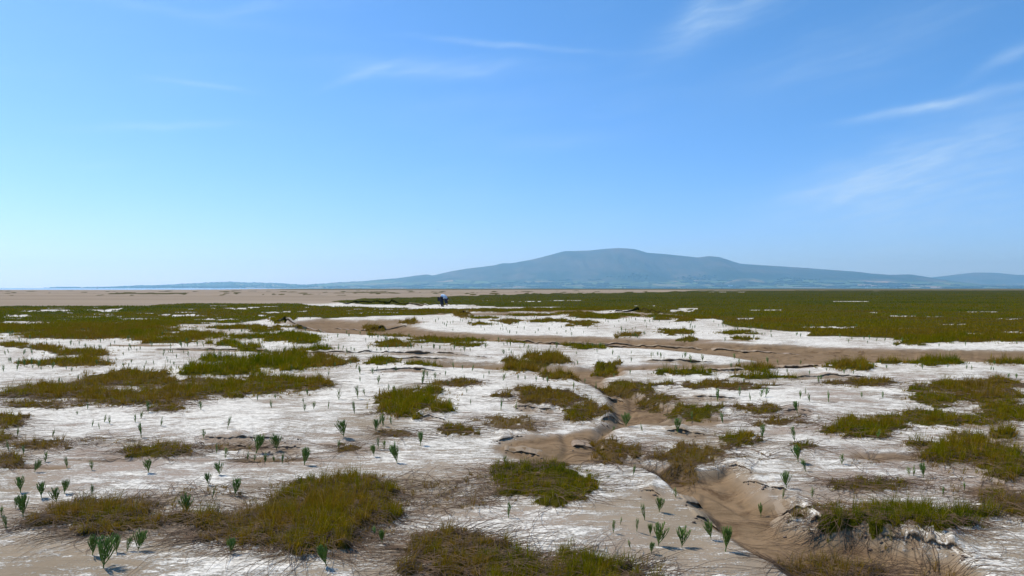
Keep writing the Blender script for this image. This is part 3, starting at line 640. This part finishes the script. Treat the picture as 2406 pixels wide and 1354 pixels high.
def build_tussock(i, rec, zone_idx=None):
    global total_blades
    ells, h, tn, dens, label, short = rec
    rs = np.random.default_rng(100+i)
    c = ells[0]; x0, y0 = ground_xy(c[0], c[1]); x0, y0 = float(x0), float(y0)
    e = empty('grass_tussock', (x0, y0, float(lookup(GZ, c[0], c[1]))))
    prop(e, label, 'grass tussock', 'grass tussocks on the salt marsh' if i < len(T) else 'small grass clumps further out')
    o = np.array(e.location)
    parts = []; 
    for j, el_ in enumerate(ells):
        cx, cy, rx, ry = el_
        dd = float(dist_of(cy)); area = math.pi*(rx/FOC*dd)*(ry*dd*dd/(CAM_H*FOC))
        per = 5600*(5/dd)**1.45*dens
        n = int(min(34000, area*per*2.0))
        u = rs.uniform(-1.5, 1.5, n*2); w = rs.uniform(-1.5, 1.5, n*2)
        px, py = cx+u*rx, cy+w*ry
        val = ell_val(el_, px, py, i*2+j); fine = fbm(ground_xy(px, py)[0]*14/max(1, dd/5), ground_xy(px, py)[1]*14/max(1, dd/5), i+50, 2)
        keep = (rs.uniform(0, 1, n*2) < np.maximum(sstep(-.1, .95, val+(1.3 if cy < 1080 else 2.0)*fine), .16*sstep(-1.0, 0, val+.9*fine)))
        px, py, val, fine = px[keep], py[keep], val[keep], fine[keep]
        if len(px) == 0: continue
        k_ = 11 if dd < 9 else 9 if dd < 16 else 5                  # blades to a tuft
        q_ = max(1, len(px)//k_); px, py, val, fine = px[:q_], py[:q_], val[:q_], fine[:q_]; X, Y = ground_xy(px, py)
        tl = rs.gamma(9, 1/9, q_)*np.clip(1+1.4*fine, .35, 2); ta = rs.uniform(0, 2*np.pi, q_); tlm = np.abs(rs.normal(0, .30, q_)); tsz = .011*(dd/5)**.8*rs.uniform(.5, 1.5, q_)
        ttint = tn + .75*fbm(X*2.0/max(1, dd/8), Y*2.0/max(1, dd/8), i+77, 3) + rs.normal(0, .17, q_) + .25*(1-np.clip(val*1.6, 0, 1))
        ox, oy = (px-cx)/rx, -(py-cy)/ry; rr = .26*(1-np.clip(val, 0, 1))+.05
        tlx = np.cos(ta)*tlm+ox*rr+.10; tly = np.sin(ta)*tlm+oy*rr
        I = np.repeat(np.arange(q_), k_); m = len(I); ba = rs.uniform(0, 2*np.pi, m); br = np.sqrt(rs.uniform(0, 1, m))
        X = X[I]+np.cos(ba)*br*tsz[I]; Y = Y[I]+np.sin(ba)*br*tsz[I]; Z = zat(X, Y)
        ln = h*(.64 if cy < 1080 else .54)*(.42+.68*np.clip(val[I], 0, 1))*tl[I]*rs.uniform(.55, 1.2, m)
        wd = .0027*(dd/5)**.85*rs.uniform(.7, 1.3, m)
        lx = tlx[I]+np.cos(ba)*br*.55+rs.normal(0, .12, m); ly = tly[I]+np.sin(ba)*br*.55+rs.normal(0, .12, m)
        L = np.hypot(lx, ly); s_ = np.where(L > .95, .95/L, 1); lx *= s_; ly *= s_
        tt = np.clip(ttint[I]+rs.normal(0, .07, m), 0, 1.35); tt = np.where(rs.uniform(0, 1, m) < .03, 1.5, tt)
        parts.append(blades(X-o[0], Y-o[1], Z-o[2], ln, wd, lx, ly, tt, rs=rs)); total_blades += m
    if not parts: return
    V = np.concatenate([p[0] for p in parts]); off = np.cumsum([0]+[len(p[0]) for p in parts[:-1]])
    F = np.concatenate([p[1]+o_ for p, o_ in zip(parts, off)]); npf = np.concatenate([p[2] for p in parts])
    b = mesh_np('grass_blades', V, F, npf, GRASS_M, e, {'tint': np.concatenate([p[3] for p in parts]), 'tip': np.concatenate([p[4] for p in parts])}); b['kind'] = 'stuff'
    if i < len(T):
        paths = []
        for el_ in ells:
            cx, cy, rx, ry = el_; dd = float(dist_of(cy))
            if dd > 13.5: continue
            cnt = int((rx*2+ry*3)/3.6*(1.25 if tn > .6 else .8)*(5.5/dd)**.3*(.55 if dens < .5 else 1)*(1 if el_ is ells[0] or rx > 40 else .5))
            for _ in range(cnt):
                a = rs.uniform(0, 2*np.pi); q = rs.uniform(.55, 1.0)
                X, Y = ground_xy(cx+math.cos(a)*rx*q, cy+math.sin(a)*ry*q); X, Y = float(X), float(Y)
                hd = math.atan2(-math.sin(a)*.55, math.cos(a)) + rs.normal(0, .45); cv = rs.normal(0, 1.5)
                ln = min(.8, abs(rs.normal(.26, .16))+.06); st = ln/6; pts = []
                lift = rs.uniform(0, .035)
                for s_ in range(7):
                    pts.append((X, Y, .004+lift*math.sin(math.pi*s_/6*rs.uniform(.8, 1.1)))); X += math.cos(hd)*st; Y += math.sin(hd)*st; hd += cv*st+rs.normal(0, .13)
                p = np.array(pts); p[:, 2] += zat(p[:, 0], p[:, 1]); paths.append(p-o)
        if paths:
            V, F = runners(0, 0, paths, .0042*max(1, (float(dist_of(c[1]))/6))**.8)
            r_ = mesh_np('runner_stems', V, F, 4, RUN_M, e); r_['kind'] = 'stuff'
for i, rec in enumerate(ALL_T): build_tussock(i, rec)

def meadow(name, poly, label, n, seed, hmul=1.0):
    rs = np.random.default_rng(seed); P = np.array(poly, float)
    px = rs.uniform(max(-420, P[:, 0].min()), min(2830, P[:, 0].max()), n); py = rs.uniform(P[:, 1].min()-2, P[:, 1].max()+8, n)
    g = lookup(F_GRASS, px, py); tt0 = lookup(F_TINT, px, py)
    # only grass that belongs to this meadow, not to the tussocks
    own = inside_dist(poly, px, py) > -0.06*dist_of(py)
    k = own & (rs.uniform(0, 1, n) < sstep(.25, .7, g)); px, py, tt0 = px[k], py[k], tt0[k]; m = len(px)
    X, Y = ground_xy(px, py); Z = lookup(GZ, px, py); d = Y
    clump = fbm(X/3.2, Y/3.2, seed, 3)
    ln = .085*hmul*rs.uniform(.6, 1.25, m)*(1+1.0*clump)*np.clip(1+d/500, 1, 1.5)
    wd = d/739*.50*rs.uniform(.6, 1.4, m)
    ang = rs.uniform(0, 2*np.pi, m); lm = np.abs(rs.normal(0, .6, m)); lx = np.cos(ang)*lm+.15; ly = np.sin(ang)*lm
    tt = np.clip(tt0+.75*fbm(X/14, Y/9, seed+5, 4)+.25*fbm(X/60, Y/40, seed+8, 2)+rs.normal(0, .07, m), 0, 1.2)
    L = np.hypot(lx, ly); s_ = np.where(L > .93, .93/L, 1)
    V, F, npf, t_, tip = blades(X, Y, Z, ln, wd, lx*s_, ly*s_, tt, rs=rs)
    o = mesh_np(name, V, F, npf, GRASS_M, None, {'tint': t_, 'tip': tip}); prop(o, label, 'grass', kind='stuff')
meadow('meadow_grass', MEADOW_R, 'green and olive marsh grass stretching to the horizon at right', 200000, 71)
meadow('meadow_grass', MEADOW_L, 'dark olive marsh grass in bands below the bare sand at left', 125000, 72)

# ------------------------------------------------------------------ glasswort plants
def plant_material(name, a, b):
    M = MatB(name); oi = M.node('ShaderNodeObjectInfo').outputs['Random']
    c = M.mix(M.ramp(M.noise(35, 3), .35, .65), a, b); c = M.mix(M.math('MULTIPLY', oi, .5), c, (.17, .19, .02))
    M.put(M.b.inputs['Base Color'], c); M.b.inputs['Roughness'].default_value = .5; M.b.inputs['Specular IOR Level'].default_value = .3
    M.b.inputs['Subsurface Weight'].default_value = 0
    return M.m
PLANT_M = plant_material('glasswort_green', (.040, .110, .012), (.085, .185, .022))
def tube(bm, pts, r0, r1, sides=5, bead=0.0):
    rings = []
    for i, p in enumerate(pts):
        t = i/(len(pts)-1); r = r0+(r1-r0)*t
        if bead: r *= 1+bead*(1 if i % 2 else -1)
        d = (pts[min(i+1, len(pts)-1)]-pts[max(i-1, 0)]).normalized(); q = d.to_track_quat('Z', 'Y')
        rings.append([bm.verts.new(p+q @ Vector((math.cos(a)*r, math.sin(a)*r, 0))) for a in [2*math.pi*k/sides for k in range(sides)]])
    for a, b in zip(rings, rings[1:]):
        for k in range(sides): bm.faces.new((a[k], a[(k+1) % sides], b[(k+1) % sides], b[k]))
    bm.faces.new(rings[-1]); 
def branch_points(rs, start, az, ln, out0):
    pts = []; p = Vector(start); tilt = out0
    for s_ in range(6):
        pts.append(p.copy()); d = Vector((math.cos(az)*math.sin(tilt), math.sin(az)*math.sin(tilt), math.cos(tilt)))
        p = p+d*ln/5; tilt = max(.05, tilt-.09+rs.uniform(-.06, .06)); az += rs.uniform(-.12, .12)
    return pts
def to_mesh(bm, name, mat):
    me = bpy.data.meshes.new(name); bm.normal_update(); bm.to_mesh(me); bm.free(); me.materials.append(mat)
    for p in me.polygons: p.use_smooth = True
    return me
def make_variant(seed, spread, n_br, bushy):
    """unit-height plant: stem mesh and a list of branch meshes"""
    rs = random.Random(seed); lean = rs.uniform(-.08, .08)
    bm = bmesh.new(); stem = [Vector((lean*t*t, rs.uniform(-.01, .01), t*.97-.03)) for t in [k/7 for k in range(8)]]
    tube(bm, stem, .024, .012, 5, .12); stem_me = to_mesh(bm, 'glasswort_stem', PLANT_M)
    br = []
    for k in range(n_br):
        t = .10+.62*(k//2)/(max(1, n_br//2)); az = (k % 2)*math.pi+(k//2)*1.35+rs.uniform(-.4, .4)
        ln = (.70-.50*t)*rs.uniform(.8, 1.15)*(1.1 if bushy else .95)
        st = Vector((lean*t*t, 0, t*.97)); pts = branch_points(rs, st, az, ln, spread*rs.uniform(.8, 1.2))
        bm = bmesh.new(); tube(bm, pts, .0155, .0095, 5, .12)
        for s_ in (1, 2, 3):                                                # side shoots
            if rs.random() < (.95 if bushy else .6):
                for sd in ((1, -1) if bushy else (rs.choice((1, -1)),)):
                    q = branch_points(rs, pts[s_], az+sd*rs.uniform(.6, 1.3), ln*rs.uniform(.28, .45), .5); tube(bm, q[::2]+[q[-1]], .0135, .009, 4, .06)
        br.append(to_mesh(bm, 'glasswort_branch', PLANT_M))
    return stem_me, br
VAR = [make_variant(1, .50, 14, True), make_variant(2, .40, 12, False), make_variant(3, .58, 16, True), make_variant(4, .38, 10, False), make_variant(5, .55, 14, True), make_variant(6, .32, 8, False)]
def small_variant(seed, spread, n_br):
    rs = random.Random(seed); bm = bmesh.new(); lean = rs.uniform(-.1, .1)
    tube(bm, [Vector((lean*t*t, 0, t-.03)) for t in (0, .35, .7, 1.0)], .032, .020, 4)
    for k in range(n_br):
        t = .10+.55*(k//2)/max(1, n_br//2); az = (k % 2)*math.pi+(k//2)*1.3+rs.uniform(-.5, .5)
        p = branch_points(rs, Vector((lean*t*t, 0, t)), az, (.62-.42*t)*rs.uniform(.8, 1.15), spread); tube(bm, [p[0], p[2], p[5]], .028, .018, 3)
        if rs.random() < .6: tube(bm, [p[2], p[2]+Vector((rs.uniform(-.08, .08), rs.uniform(-.08, .08), .16))], .028, .018, 3)
    return to_mesh(bm, 'glasswort_plant', PLANT_M)
SVAR = [small_variant(20+k, s_, n) for k, (s_, n) in enumerate(((.6, 9), (.45, 8), (.68, 10), (.38, 6), (.35, 4), (.52, 8)))]

PL = [(332,1028,34),(124,1026,20),(41,1023,23),(21,1060,25),(55,1068,22),(106,1086,25),(158,1101,28),(81,1111,28),(216,1108,25),(349,1116,33),(517,1119,28),(534,1018,30),(479,1033,22),(602,1063,43),
 (650,1056,36),(509,1063,23),(529,1073,25),(580,1076,20),(597,1077,17),(623,1080,26),(645,1080,20),(663,1087,25),(715,1090,40),(48,1158,36),(97,1170,36),(151,1163,31),(133,1183,35),(216,1169,30),
 (55,1216,54),(36,1193,27),(4,1210,23),(15,1243,36),(490,1143,27),(552,1166,40),(436,1208,43),(499,1173,26),(218,1312,46),(243,1339,68),(273,1301,40),(298,1298,36),(324,1296,44),(542,1302,37),(767,1332,50),
 (808,1033,40),(883,1022,28),(900,1012,28),(988,1047,32),(796,1055,20),(879,1071,27),(889,1055,27),(903,1055,23),(917,1063,22),(928,1055,22),(933,1085,40),(1187,1100,22),(1195,1216,38),(1488,1115,25),
 (1441,1261,30),(1458,1241,18),(880,1256,26),(898,1271,31),(1496,1256,33),(1481,1291,22),(1592,1014,32),(1509,1019,20),(1790,1033,35),(1867,1041,34),(1876,1087,40),(1893,1105,30),(1978,1090,24),(2061,1035,22),
 (2147,1113,26),(2169,1117,33),(2136,1112,20),(1848,1145,36),(1839,1171,25),(1788,1177,32),(1908,1164,22),(1588,1164,23),(1549,1203,34),(1515,1228,38),(1528,1263,28),(1547,1284,50),(1530,1301,28),
 (1602,1288,44),(1671,1269,42),(1705,1303,58),(2215,1162,22),(2266,1150,22),(1686,946,30),(1738,935,22),(1763,946,19),(1788,938,20),(1799,938,22),(1874,970,28),(1880,944,20),(1892,933,15),(1903,950,20),
 (1947,950,26),(2025,940,14),(1699,989,26),(1626,980,20),(1925,901,18),(1747,902,14),(1624,854,20),(1652,854,19),(1609,845,15),(1726,845,13),(1736,854,13),(1718,860,12),(1805,850,18),(1829,846,14),
 (1881,846,11),(1530,846,15),(1553,848,14),(1560,850,10),(1767,856,12),(1974,796,10),(2043,799,10),(2059,803,8),(2078,803,10),(2022,874,10),(2084,869,10),(2368,893,14),(2342,901,12),(2389,893,13),
 (2328,875,10),(888,904,22),(796,938,24),(841,936,30),(857,929,17),(893,933,18),(926,926,15),(833,979,29),(771,964,19),(737,965,18),(713,945,12),(994,904,20),(996,889,20),(1004,889,15),(1022,893,16),
 (1046,886,14),(1109,873,16),(1066,866,15),(1182,901,18),(1217,899,14),(1234,898,12),(1260,905,15),(1287,909,15),(1177,963,25),(1212,963,20),(1400,921,20),(1471,1004,30),(1440,1002,18),(1348,924,18),
 (1057,966,20),(919,1007,20),(894,1006,22),(1092,835,14),(1184,839,13),(1021,822,12),(1141,820,12),(1222,825,10),(1240,826,12),(1230,819,13),(1200,816,14),(1308,822,16),(1403,835,10),(1439,840,13),
 (908,806,12),(904,826,11),(959,823,12),(931,873,13),(876,879,15),(884,873,15),(846,879,21),(836,868,11),(771,883,12),(793,796,12),(846,790,10),(863,791,9),(770,820,10),(795,825,15),(805,826,12),(816,835,14),
 (258,996,20),(245,992,19),(216,1002,18),(234,1007,16),(318,994,20),(331,986,18),(378,1004,22),(348,971,27),(472,964,20),(638,961,19),(723,926,16),(206,961,15),(181,974,10),(138,899,14),(146,899,12),
 (185,894,12),(40,873,16),(8,873,15),(123,869,16),(229,861,15),(254,858,20),(58,860,18),(42,863,22),(27,853,15),(73,858,18),(90,863,18),(342,858,13),(362,858,13),(308,854,11),(291,863,11),(442,841,13),
 (474,843,11),(490,845,13),(507,851,10),(555,843,11),(514,838,10),(627,838,15),(665,840,20),(236,823,13),(309,821,14),(356,815,10),(401,821,12),(427,818,16),(441,816,14),(479,816,14),(405,836,11),
 (432,836,10),(386,835,10),(200,820,12),(211,820,9),(55,835,13),(76,836,13),(20,831,11),(13,835,11),(273,850,10)]
def place_label(px, py):
    best = None
    for r in T:
        cx, cy, rx, ry = r[0][0]
        x, y = ground_xy(px, py); a, b = ground_xy(cx, cy); d = math.hypot((x-a), (y-b)*.7)
        if best is None or d < best[0]: best = (d, r)
    r = best[1]; cx, cy, rx, ry = r[0][0]; dx, dy = px-cx, py-cy
    if abs(dx) < rx*1.05 and abs(dy) < ry*1.05: rel = 'within'
    elif abs(dy)*2.2 > abs(dx): rel = 'in front of' if dy > 0 else 'behind'
    else: rel = 'left of' if dx < 0 else 'right of'
    return rel+' '+r[5]
def plants():
    groups = {}
    for p in PL: groups.setdefault(place_label(p[0], p[1]), []).append(p)
    rs = random.Random(3); cnt = 0
    for where, lst in groups.items():
        lst.sort(key=lambda q: q[0]); n = len(lst); hs = [q[2] for q in lst]
        for k, (px, py, hp) in enumerate(lst):
            x, y = (float(q) for q in ground_xy(px, py)); z = float(lookup(GZ, px, py)); h = hp/FOC*y*1.10
            big = hp >= 27
            size = 'tall bushy' if h > .17 and hp >= 36 else 'bushy' if big else 'small'
            if n == 1: lab = f'{size} green glasswort {where}'
            elif k == 0: lab = f'{size} green glasswort {where}, leftmost of {n} there'
            elif k == n-1: lab = f'{size} green glasswort {where}, rightmost of {n} there'
            elif k < len(ORD): lab = f'{size} green glasswort {where}, {ORD[k]} from left'
            else: lab = f'{size} green glasswort {where}, {ORD[n-1-k]} from right'
            rot = rs.uniform(0, 6.28); tilt = (rs.gauss(0, .13), rs.gauss(0, .13), rot); wide = rs.uniform(.8, 1.2)
            if big:
                root = empty('glasswort_plant', (x, y, z)); stem, br = VAR[rs.randrange(6)] if hp < 40 else VAR[rs.choice((0, 2, 4))]
                root.scale = (h*wide, h*wide, h); root.rotation_euler = tilt
                o = bpy.data.objects.new('stem', stem); COL.objects.link(o); o.parent = root
                for b in br:
                    o = bpy.data.objects.new('branch', b); COL.objects.link(o); o.parent = root
            else:
                root = bpy.data.objects.new('glasswort_plant', SVAR[rs.randrange(6)]); COL.objects.link(root)
                root.location = (x, y, z); root.scale = (h*wide, h*wide, h); root.rotation_euler = tilt
            prop(root, lab, 'plant', 'glasswort plants on the salt crust'); cnt += 1
    # tiny ones beyond the creek and on the left pans, alike and too small to tell apart
    for lab, x0, x1, y0, y1, n, hp in (('tiny glasswort seedling on the white pan just beyond the creek', 1000, 1560, 748, 780, 46, 8),
                                       ('tiny glasswort seedling scattered on white salt among left grass bands', 30, 720, 766, 830, 46, 9)):
        spots = []
        while len(spots) < n:
            px, py = rs.uniform(x0, x1), rs.uniform(y0, y1)
            if lookup(F_GRASS, px, py) > .2 or lookup(F_MUD, px, py) > .3: continue
            spots.append((px, py))
        for k, (px, py) in enumerate(sorted(spots)):
            x, y = (float(q) for q in ground_xy(px, py)); h = hp*rs.uniform(.7, 1.3)/FOC*y
            root = bpy.data.objects.new('glasswort_plant', SVAR[rs.choice((3, 4, 1))]); COL.objects.link(root); root.location = (x, y, float(lookup(GZ, px, py)))
            th = 'th' if 10 < (k+1) % 100 < 14 else {1: 'st', 2: 'nd', 3: 'rd'}.get((k+1) % 10, 'th')
            root.scale = (h, h, h); root.rotation_euler = (0, 0, rs.uniform(0, 6.28)); prop(root, f'{lab}, {k+1}{th} from left', 'plant', 'tiny glasswort seedlings far out')
plants()
def seedling_mass():
    """the rest of the far glassworts, too many and too small to tell apart"""
    rs = np.random.default_rng(77); Vs, Fs, Ns, k, n = [], [], [], 0, 0
    tm = []
    for me in SVAR:
        v = np.array([q.co[:] for q in me.vertices]); f = [list(p.vertices) for p in me.polygons]; tm.append((v, np.concatenate(f), [len(q) for q in f]))
    while n < 330:
        px = rs.uniform(-60, 2460); py = 742+abs(rs.normal(0, 75))
        if py > 1010 or lookup(F_MUD, px, py) > .35 or lookup(F_GRASS, px, py) > .6 or pnoise(px/90, py/14, 6) < -.05: continue
        x, y = (float(q) for q in ground_xy(px, py)); h = rs.uniform(.09, .16)*(1.1 if py < 830 else .75); v, f, nn = tm[rs.integers(0, 6)]; a = rs.uniform(0, 6.28); c, s_ = math.cos(a), math.sin(a)
        Vs.append(np.stack([(v[:, 0]*c-v[:, 1]*s_)*h+x, (v[:, 0]*s_+v[:, 1]*c)*h+y, v[:, 2]*h+float(lookup(GZ, px, py))], -1)); Fs.append(f+k); Ns += nn; k += len(v); n += 1
    o = mesh_np('glasswort_seedlings', np.concatenate(Vs), np.concatenate(Fs), np.array(Ns), PLANT_M, smooth=True); prop(o, 'countless tiny glasswort seedlings dotted over the far salt pans', 'plants', kind='stuff')
seedling_mass()

# ------------------------------------------------------------------ crumbled mud along the ledges
def clods():
    rs = np.random.default_rng(5); bm = bmesh.new(); bmesh.ops.create_icosphere(bm, subdivisions=1, radius=1)
    bv = np.array([v.co[:] for v in bm.verts]); bf = np.array([[v.index for v in f.verts] for f in bm.faces]); bm.free(); Vs, Fs, k = [], [], 0
    for pts, h in LEDGES:
        P = np.array(pts, float); d0 = float(dist_of(P[:, 1].mean()))
        if d0 > 16: continue
        for _ in range(int((P[-1, 0]-P[0, 0])/FOC*d0*26)):
            px = rs.uniform(P[0, 0], P[-1, 0]); py = np.interp(px, P[:, 0], P[:, 1])+abs(rs.normal(0, 7)); x, y = ground_xy(px, py); s_ = abs(rs.normal(.002, .004))+.003
            Vs.append(bv*rs.uniform(.6, 1.3, (len(bv), 1))*np.array([s_*1.4, s_, s_*.8])+np.array([x, y, lookup(GZ, px, py)+s_*.3])); Fs.append(bf+k); k += len(bv)
    o = mesh_np('mud_crumbs', np.concatenate(Vs), np.concatenate(Fs).ravel(), 3, flat_mat('crumbled_mud', (.17, .125, .09), .9, .4, 20))
    prop(o, 'small crumbs of dark mud fallen along the eroded ledges', 'mud', kind='stuff')
clods()

# ------------------------------------------------------------------ the bending person
SKIN_M = flat_mat('skin', (.42, .25, .17), .6, .1, 20); SHIRT_M = flat_mat('pale_blue_shirt', (.42, .56, .72), .8, .10, 12)
TROUS_M = flat_mat('dark_trousers', (.018, .022, .035), .85, .3, 12); CAP_M = flat_mat('navy_cap', (.018, .024, .05), .8, .2, 12); BOOT_M = flat_mat('black_boots', (.012, .012, .014), .5, .2, 12)
def skinned(name, verts, edges, mat, parent, sub=2):
    me = bpy.data.meshes.new(name); me.from_pydata([v[:3] for v in verts], edges, []); me.materials.append(mat)
    o = bpy.data.objects.new(name, me); COL.objects.link(o); o.parent = parent
    o.modifiers.new('skin', 'SKIN').use_smooth_shade = True
    for i, v in enumerate(verts):
        d = me.skin_vertices[0].data[i]; r = v[3]; r = r if isinstance(r, tuple) else (r, r); k = 1.32 if r[0] > .04 else 1.0; d.radius = (r[0]*k, r[1]*k); d.use_root = (i == 0)
    s_ = o.modifiers.new('subdivision', 'SUBSURF'); s_.levels = sub; s_.render_levels = sub
    return o
def person():
    px, py = 1041, 721; x, y = (float(q) for q in ground_xy(px, py)); z = float(lookup(GZ, px, py))
    e = empty('person', (x, y, z)); e.rotation_euler = (0, 0, math.radians(-14))
    prop(e, 'person in pale blue top and dark trousers bending down to the marsh', 'person')
    hip = (-.25, 0, .86)
    B = [(*hip, .13), (-.08, 0, .93, .13), (.10, 0, .90, .14), (.24, 0, .80, .13), (.33, 0, .71, .06), (.42, 0, .63, .085), (.50, 0, .55, .06),
         (-.25, .11, .80, .10), (-.16, .15, .45, .065), (-.23, .18, .09, .045), (-.09, .19, .035, .04),
         (-.25, -.11, .80, .10), (-.05, -.16, .44, .065), (.03, -.20, .09, .045), (.18, -.21, .035, .04),
         (.24, .19, .74, .06), (.27, .21, .46, .045), (.34, .14, .22, .034), (.36, .11, .13, .03), (.39, .09, .07, .012), (.37, .13, .06, .012), (.35, .15, .07, .012), (.33, .12, .06, .011), (.40, .14, .12, .011),
         (.24, -.19, .74, .06), (.30, -.21, .46, .045), (.36, -.12, .24, .034), (.38, -.09, .15, .03), (.41, -.07, .09, .012), (.39, -.11, .08, .012), (.37, -.13, .09, .012), (.35, -.10, .08, .011), (.42, -.12, .14, .011)]
    E = [(0,1),(1,2),(2,3),(3,4),(4,5),(5,6),(0,7),(7,8),(8,9),(9,10),(0,11),(11,12),(12,13),(13,14),(3,15),(15,16),(16,17),(17,18),(18,19),(18,20),(18,21),(18,22),(18,23),
         (3,24),(24,25),(25,26),(26,27),(27,28),(27,29),(27,30),(27,31),(27,32)]
    skinned('body', B, E, SKIN_M, e)
    skinned('shirt', [(-.20,0,.91,(.165,.15)), (-.06,0,.955,.155), (.11,0,.925,.165), (.25,0,.82,.155), (.31,0,.74,.09), (.245,.2,.75,.09), (.245,-.2,.75,.09)],
            [(0,1),(1,2),(2,3),(3,4),(3,5),(3,6)], SHIRT_M, e)
    for v in ([(.245,.2,.74,.095), (.275,.215,.48,.075), (.325,.165,.27,.062)], [(.245,-.2,.74,.095), (.305,-.215,.48,.075), (.345,-.15,.29,.062)]): skinned('sleeve', v, [(0,1),(1,2)], CAP_M, e)
    skinned('trousers', [(-.25,0,.84,(.19,.185)), (-.23,.115,.74,.155), (-.16,.155,.45,.125), (-.22,.18,.13,.105), (-.22,-.115,.74,.155), (-.05,-.165,.44,.125), (.02,-.2,.13,.105)],
            [(0,1),(1,2),(2,3),(0,4),(4,5),(5,6)], TROUS_M, e)
    skinned('cap', [(.36,0,.73,.085), (.43,0,.66,.115), (.50,0,.62,.10)], [(0,1),(1,2)], CAP_M, e)
    for v in ([(-.24,.18,.10,.066), (-.22,.18,.045,.058), (-.08,.19,.045,.05)], [(.02,-.2,.10,.066), (.04,-.2,.045,.058), (.18,-.21,.045,.05)]): skinned('boot', v, [(0,1),(1,2)], BOOT_M, e)
    # the dark pole slanting up behind
    bm = bmesh.new(); a, b = ground_xy(1034, 721); z0 = float(lookup(GZ, 1034, 721)); A = Vector((float(a), float(b)+.15, z0)); k = float(b)/FOC
    tube(bm, [A+Vector((-k*12*t, 0, .46*t)) for t in (0, .33, .66, 1)], .022, .018, 6); tube(bm, [A+Vector((-k*12-.01, 0, .455)), A+Vector((-k*12-.09, 0, .53))], .028, .026, 6)
    o = bpy.data.objects.new('pole', to_mesh(bm, 'pole', BOOT_M)); COL.objects.link(o); prop(o, 'thin dark pole slanting up behind the bending person', 'pole')
person()

# ------------------------------------------------------------------ marker on the water, a bird
def marker():
    y = 2600.0; x = (229-CX)/FOC*y; e = empty('channel_marker', (x, y, -.9)); prop(e, 'thin channel marker post in the bright water at far left', 'marker')
    bm = bmesh.new(); tube(bm, [Vector((0, 0, -1)), Vector((0, 0, 3)), Vector((0, 0, 8))], .55, .4, 8); o = bpy.data.objects.new('post', to_mesh(bm, 'post', BOOT_M)); COL.objects.link(o); o.parent = e
    bm = bmesh.new(); tube(bm, [Vector((0, 0, 8)), Vector((0, 0, 8.9)), Vector((0, 0, 9.8))], .9, .25, 8); o = bpy.data.objects.new('topmark', to_mesh(bm, 'topmark', BOOT_M)); COL.objects.link(o); o.parent = e
    Y = 90.0; bx, bz = (1029-CX)/FOC*Y, CAM_H+(HY-541)/FOC*Y
    e = empty('bird', (bx, Y, bz)); prop(e, 'tiny dark bird flying in the sky left of the hill', 'bird')
    bm = bmesh.new(); tube(bm, [Vector((-.09, 0, 0)), Vector((-.04, 0, .005)), Vector((.03, 0, .01)), Vector((.09, 0, .015)), Vector((.12, 0, .01))], .012, .01, 6, .25); o = bpy.data.objects.new('body', to_mesh(bm, 'bird_body', BOOT_M)); COL.objects.link(o); o.parent = e
    for s_ in (1, -1):
        o = mesh_np('wing', [(-.03,0,.01),(.05,0,.01),(.06,.08*s_,.05),(-.02,.08*s_,.05),(-.06,.2*s_,.03),(-.03,0,.02),(.05,0,.02),(.06,.08*s_,.058),(-.02,.08*s_,.058)], [0,1,2,3,3,2,4,5,6,7,8,8,7,4,1,6,7,2,2,7,4,0,5,8,3,3,8,4], [4,3,4,3,4,3,4,3], BOOT_M, e)
marker()

# ------------------------------------------------------------------ the air
def haze():
    x0, x1, y0, y1, z0, z1 = -20500, 20500, -3000, 18500, -5.0, 640.0
    o = mesh_np('haze', [(x0,y0,z0),(x1,y0,z0),(x1,y1,z0),(x0,y1,z0),(x0,y0,z1),(x1,y0,z1),(x1,y1,z1),(x0,y1,z1)], [3,2,1,0, 4,5,6,7, 0,1,5,4, 1,2,6,5, 2,3,7,6, 3,0,4,7], 4, None)
    m = bpy.data.materials.new('haze_air'); m.use_nodes = True; n = m.node_tree.nodes
    for q in list(n):
        if q.type != 'OUTPUT_MATERIAL': n.remove(q)
    v = n.new('ShaderNodeVolumePrincipled'); v.inputs['Density'].default_value = HAZE_DENSITY; v.inputs['Color'].default_value = (.33, .70, 1.0, 1); v.inputs['Absorption Color'].default_value = (.5, .5, .5, 1); v.inputs['Anisotropy'].default_value = .4
    m.node_tree.links.new(v.outputs[0], n['Material Output'].inputs['Volume']); o.data.materials.append(m); prop(o, 'thin blue summer haze over the estuary', kind='stuff')
haze()
print('BLADES', total_blades, 'TRIS', sum(len(m.loops)-2*len(m.polygons) for m in bpy.data.meshes))
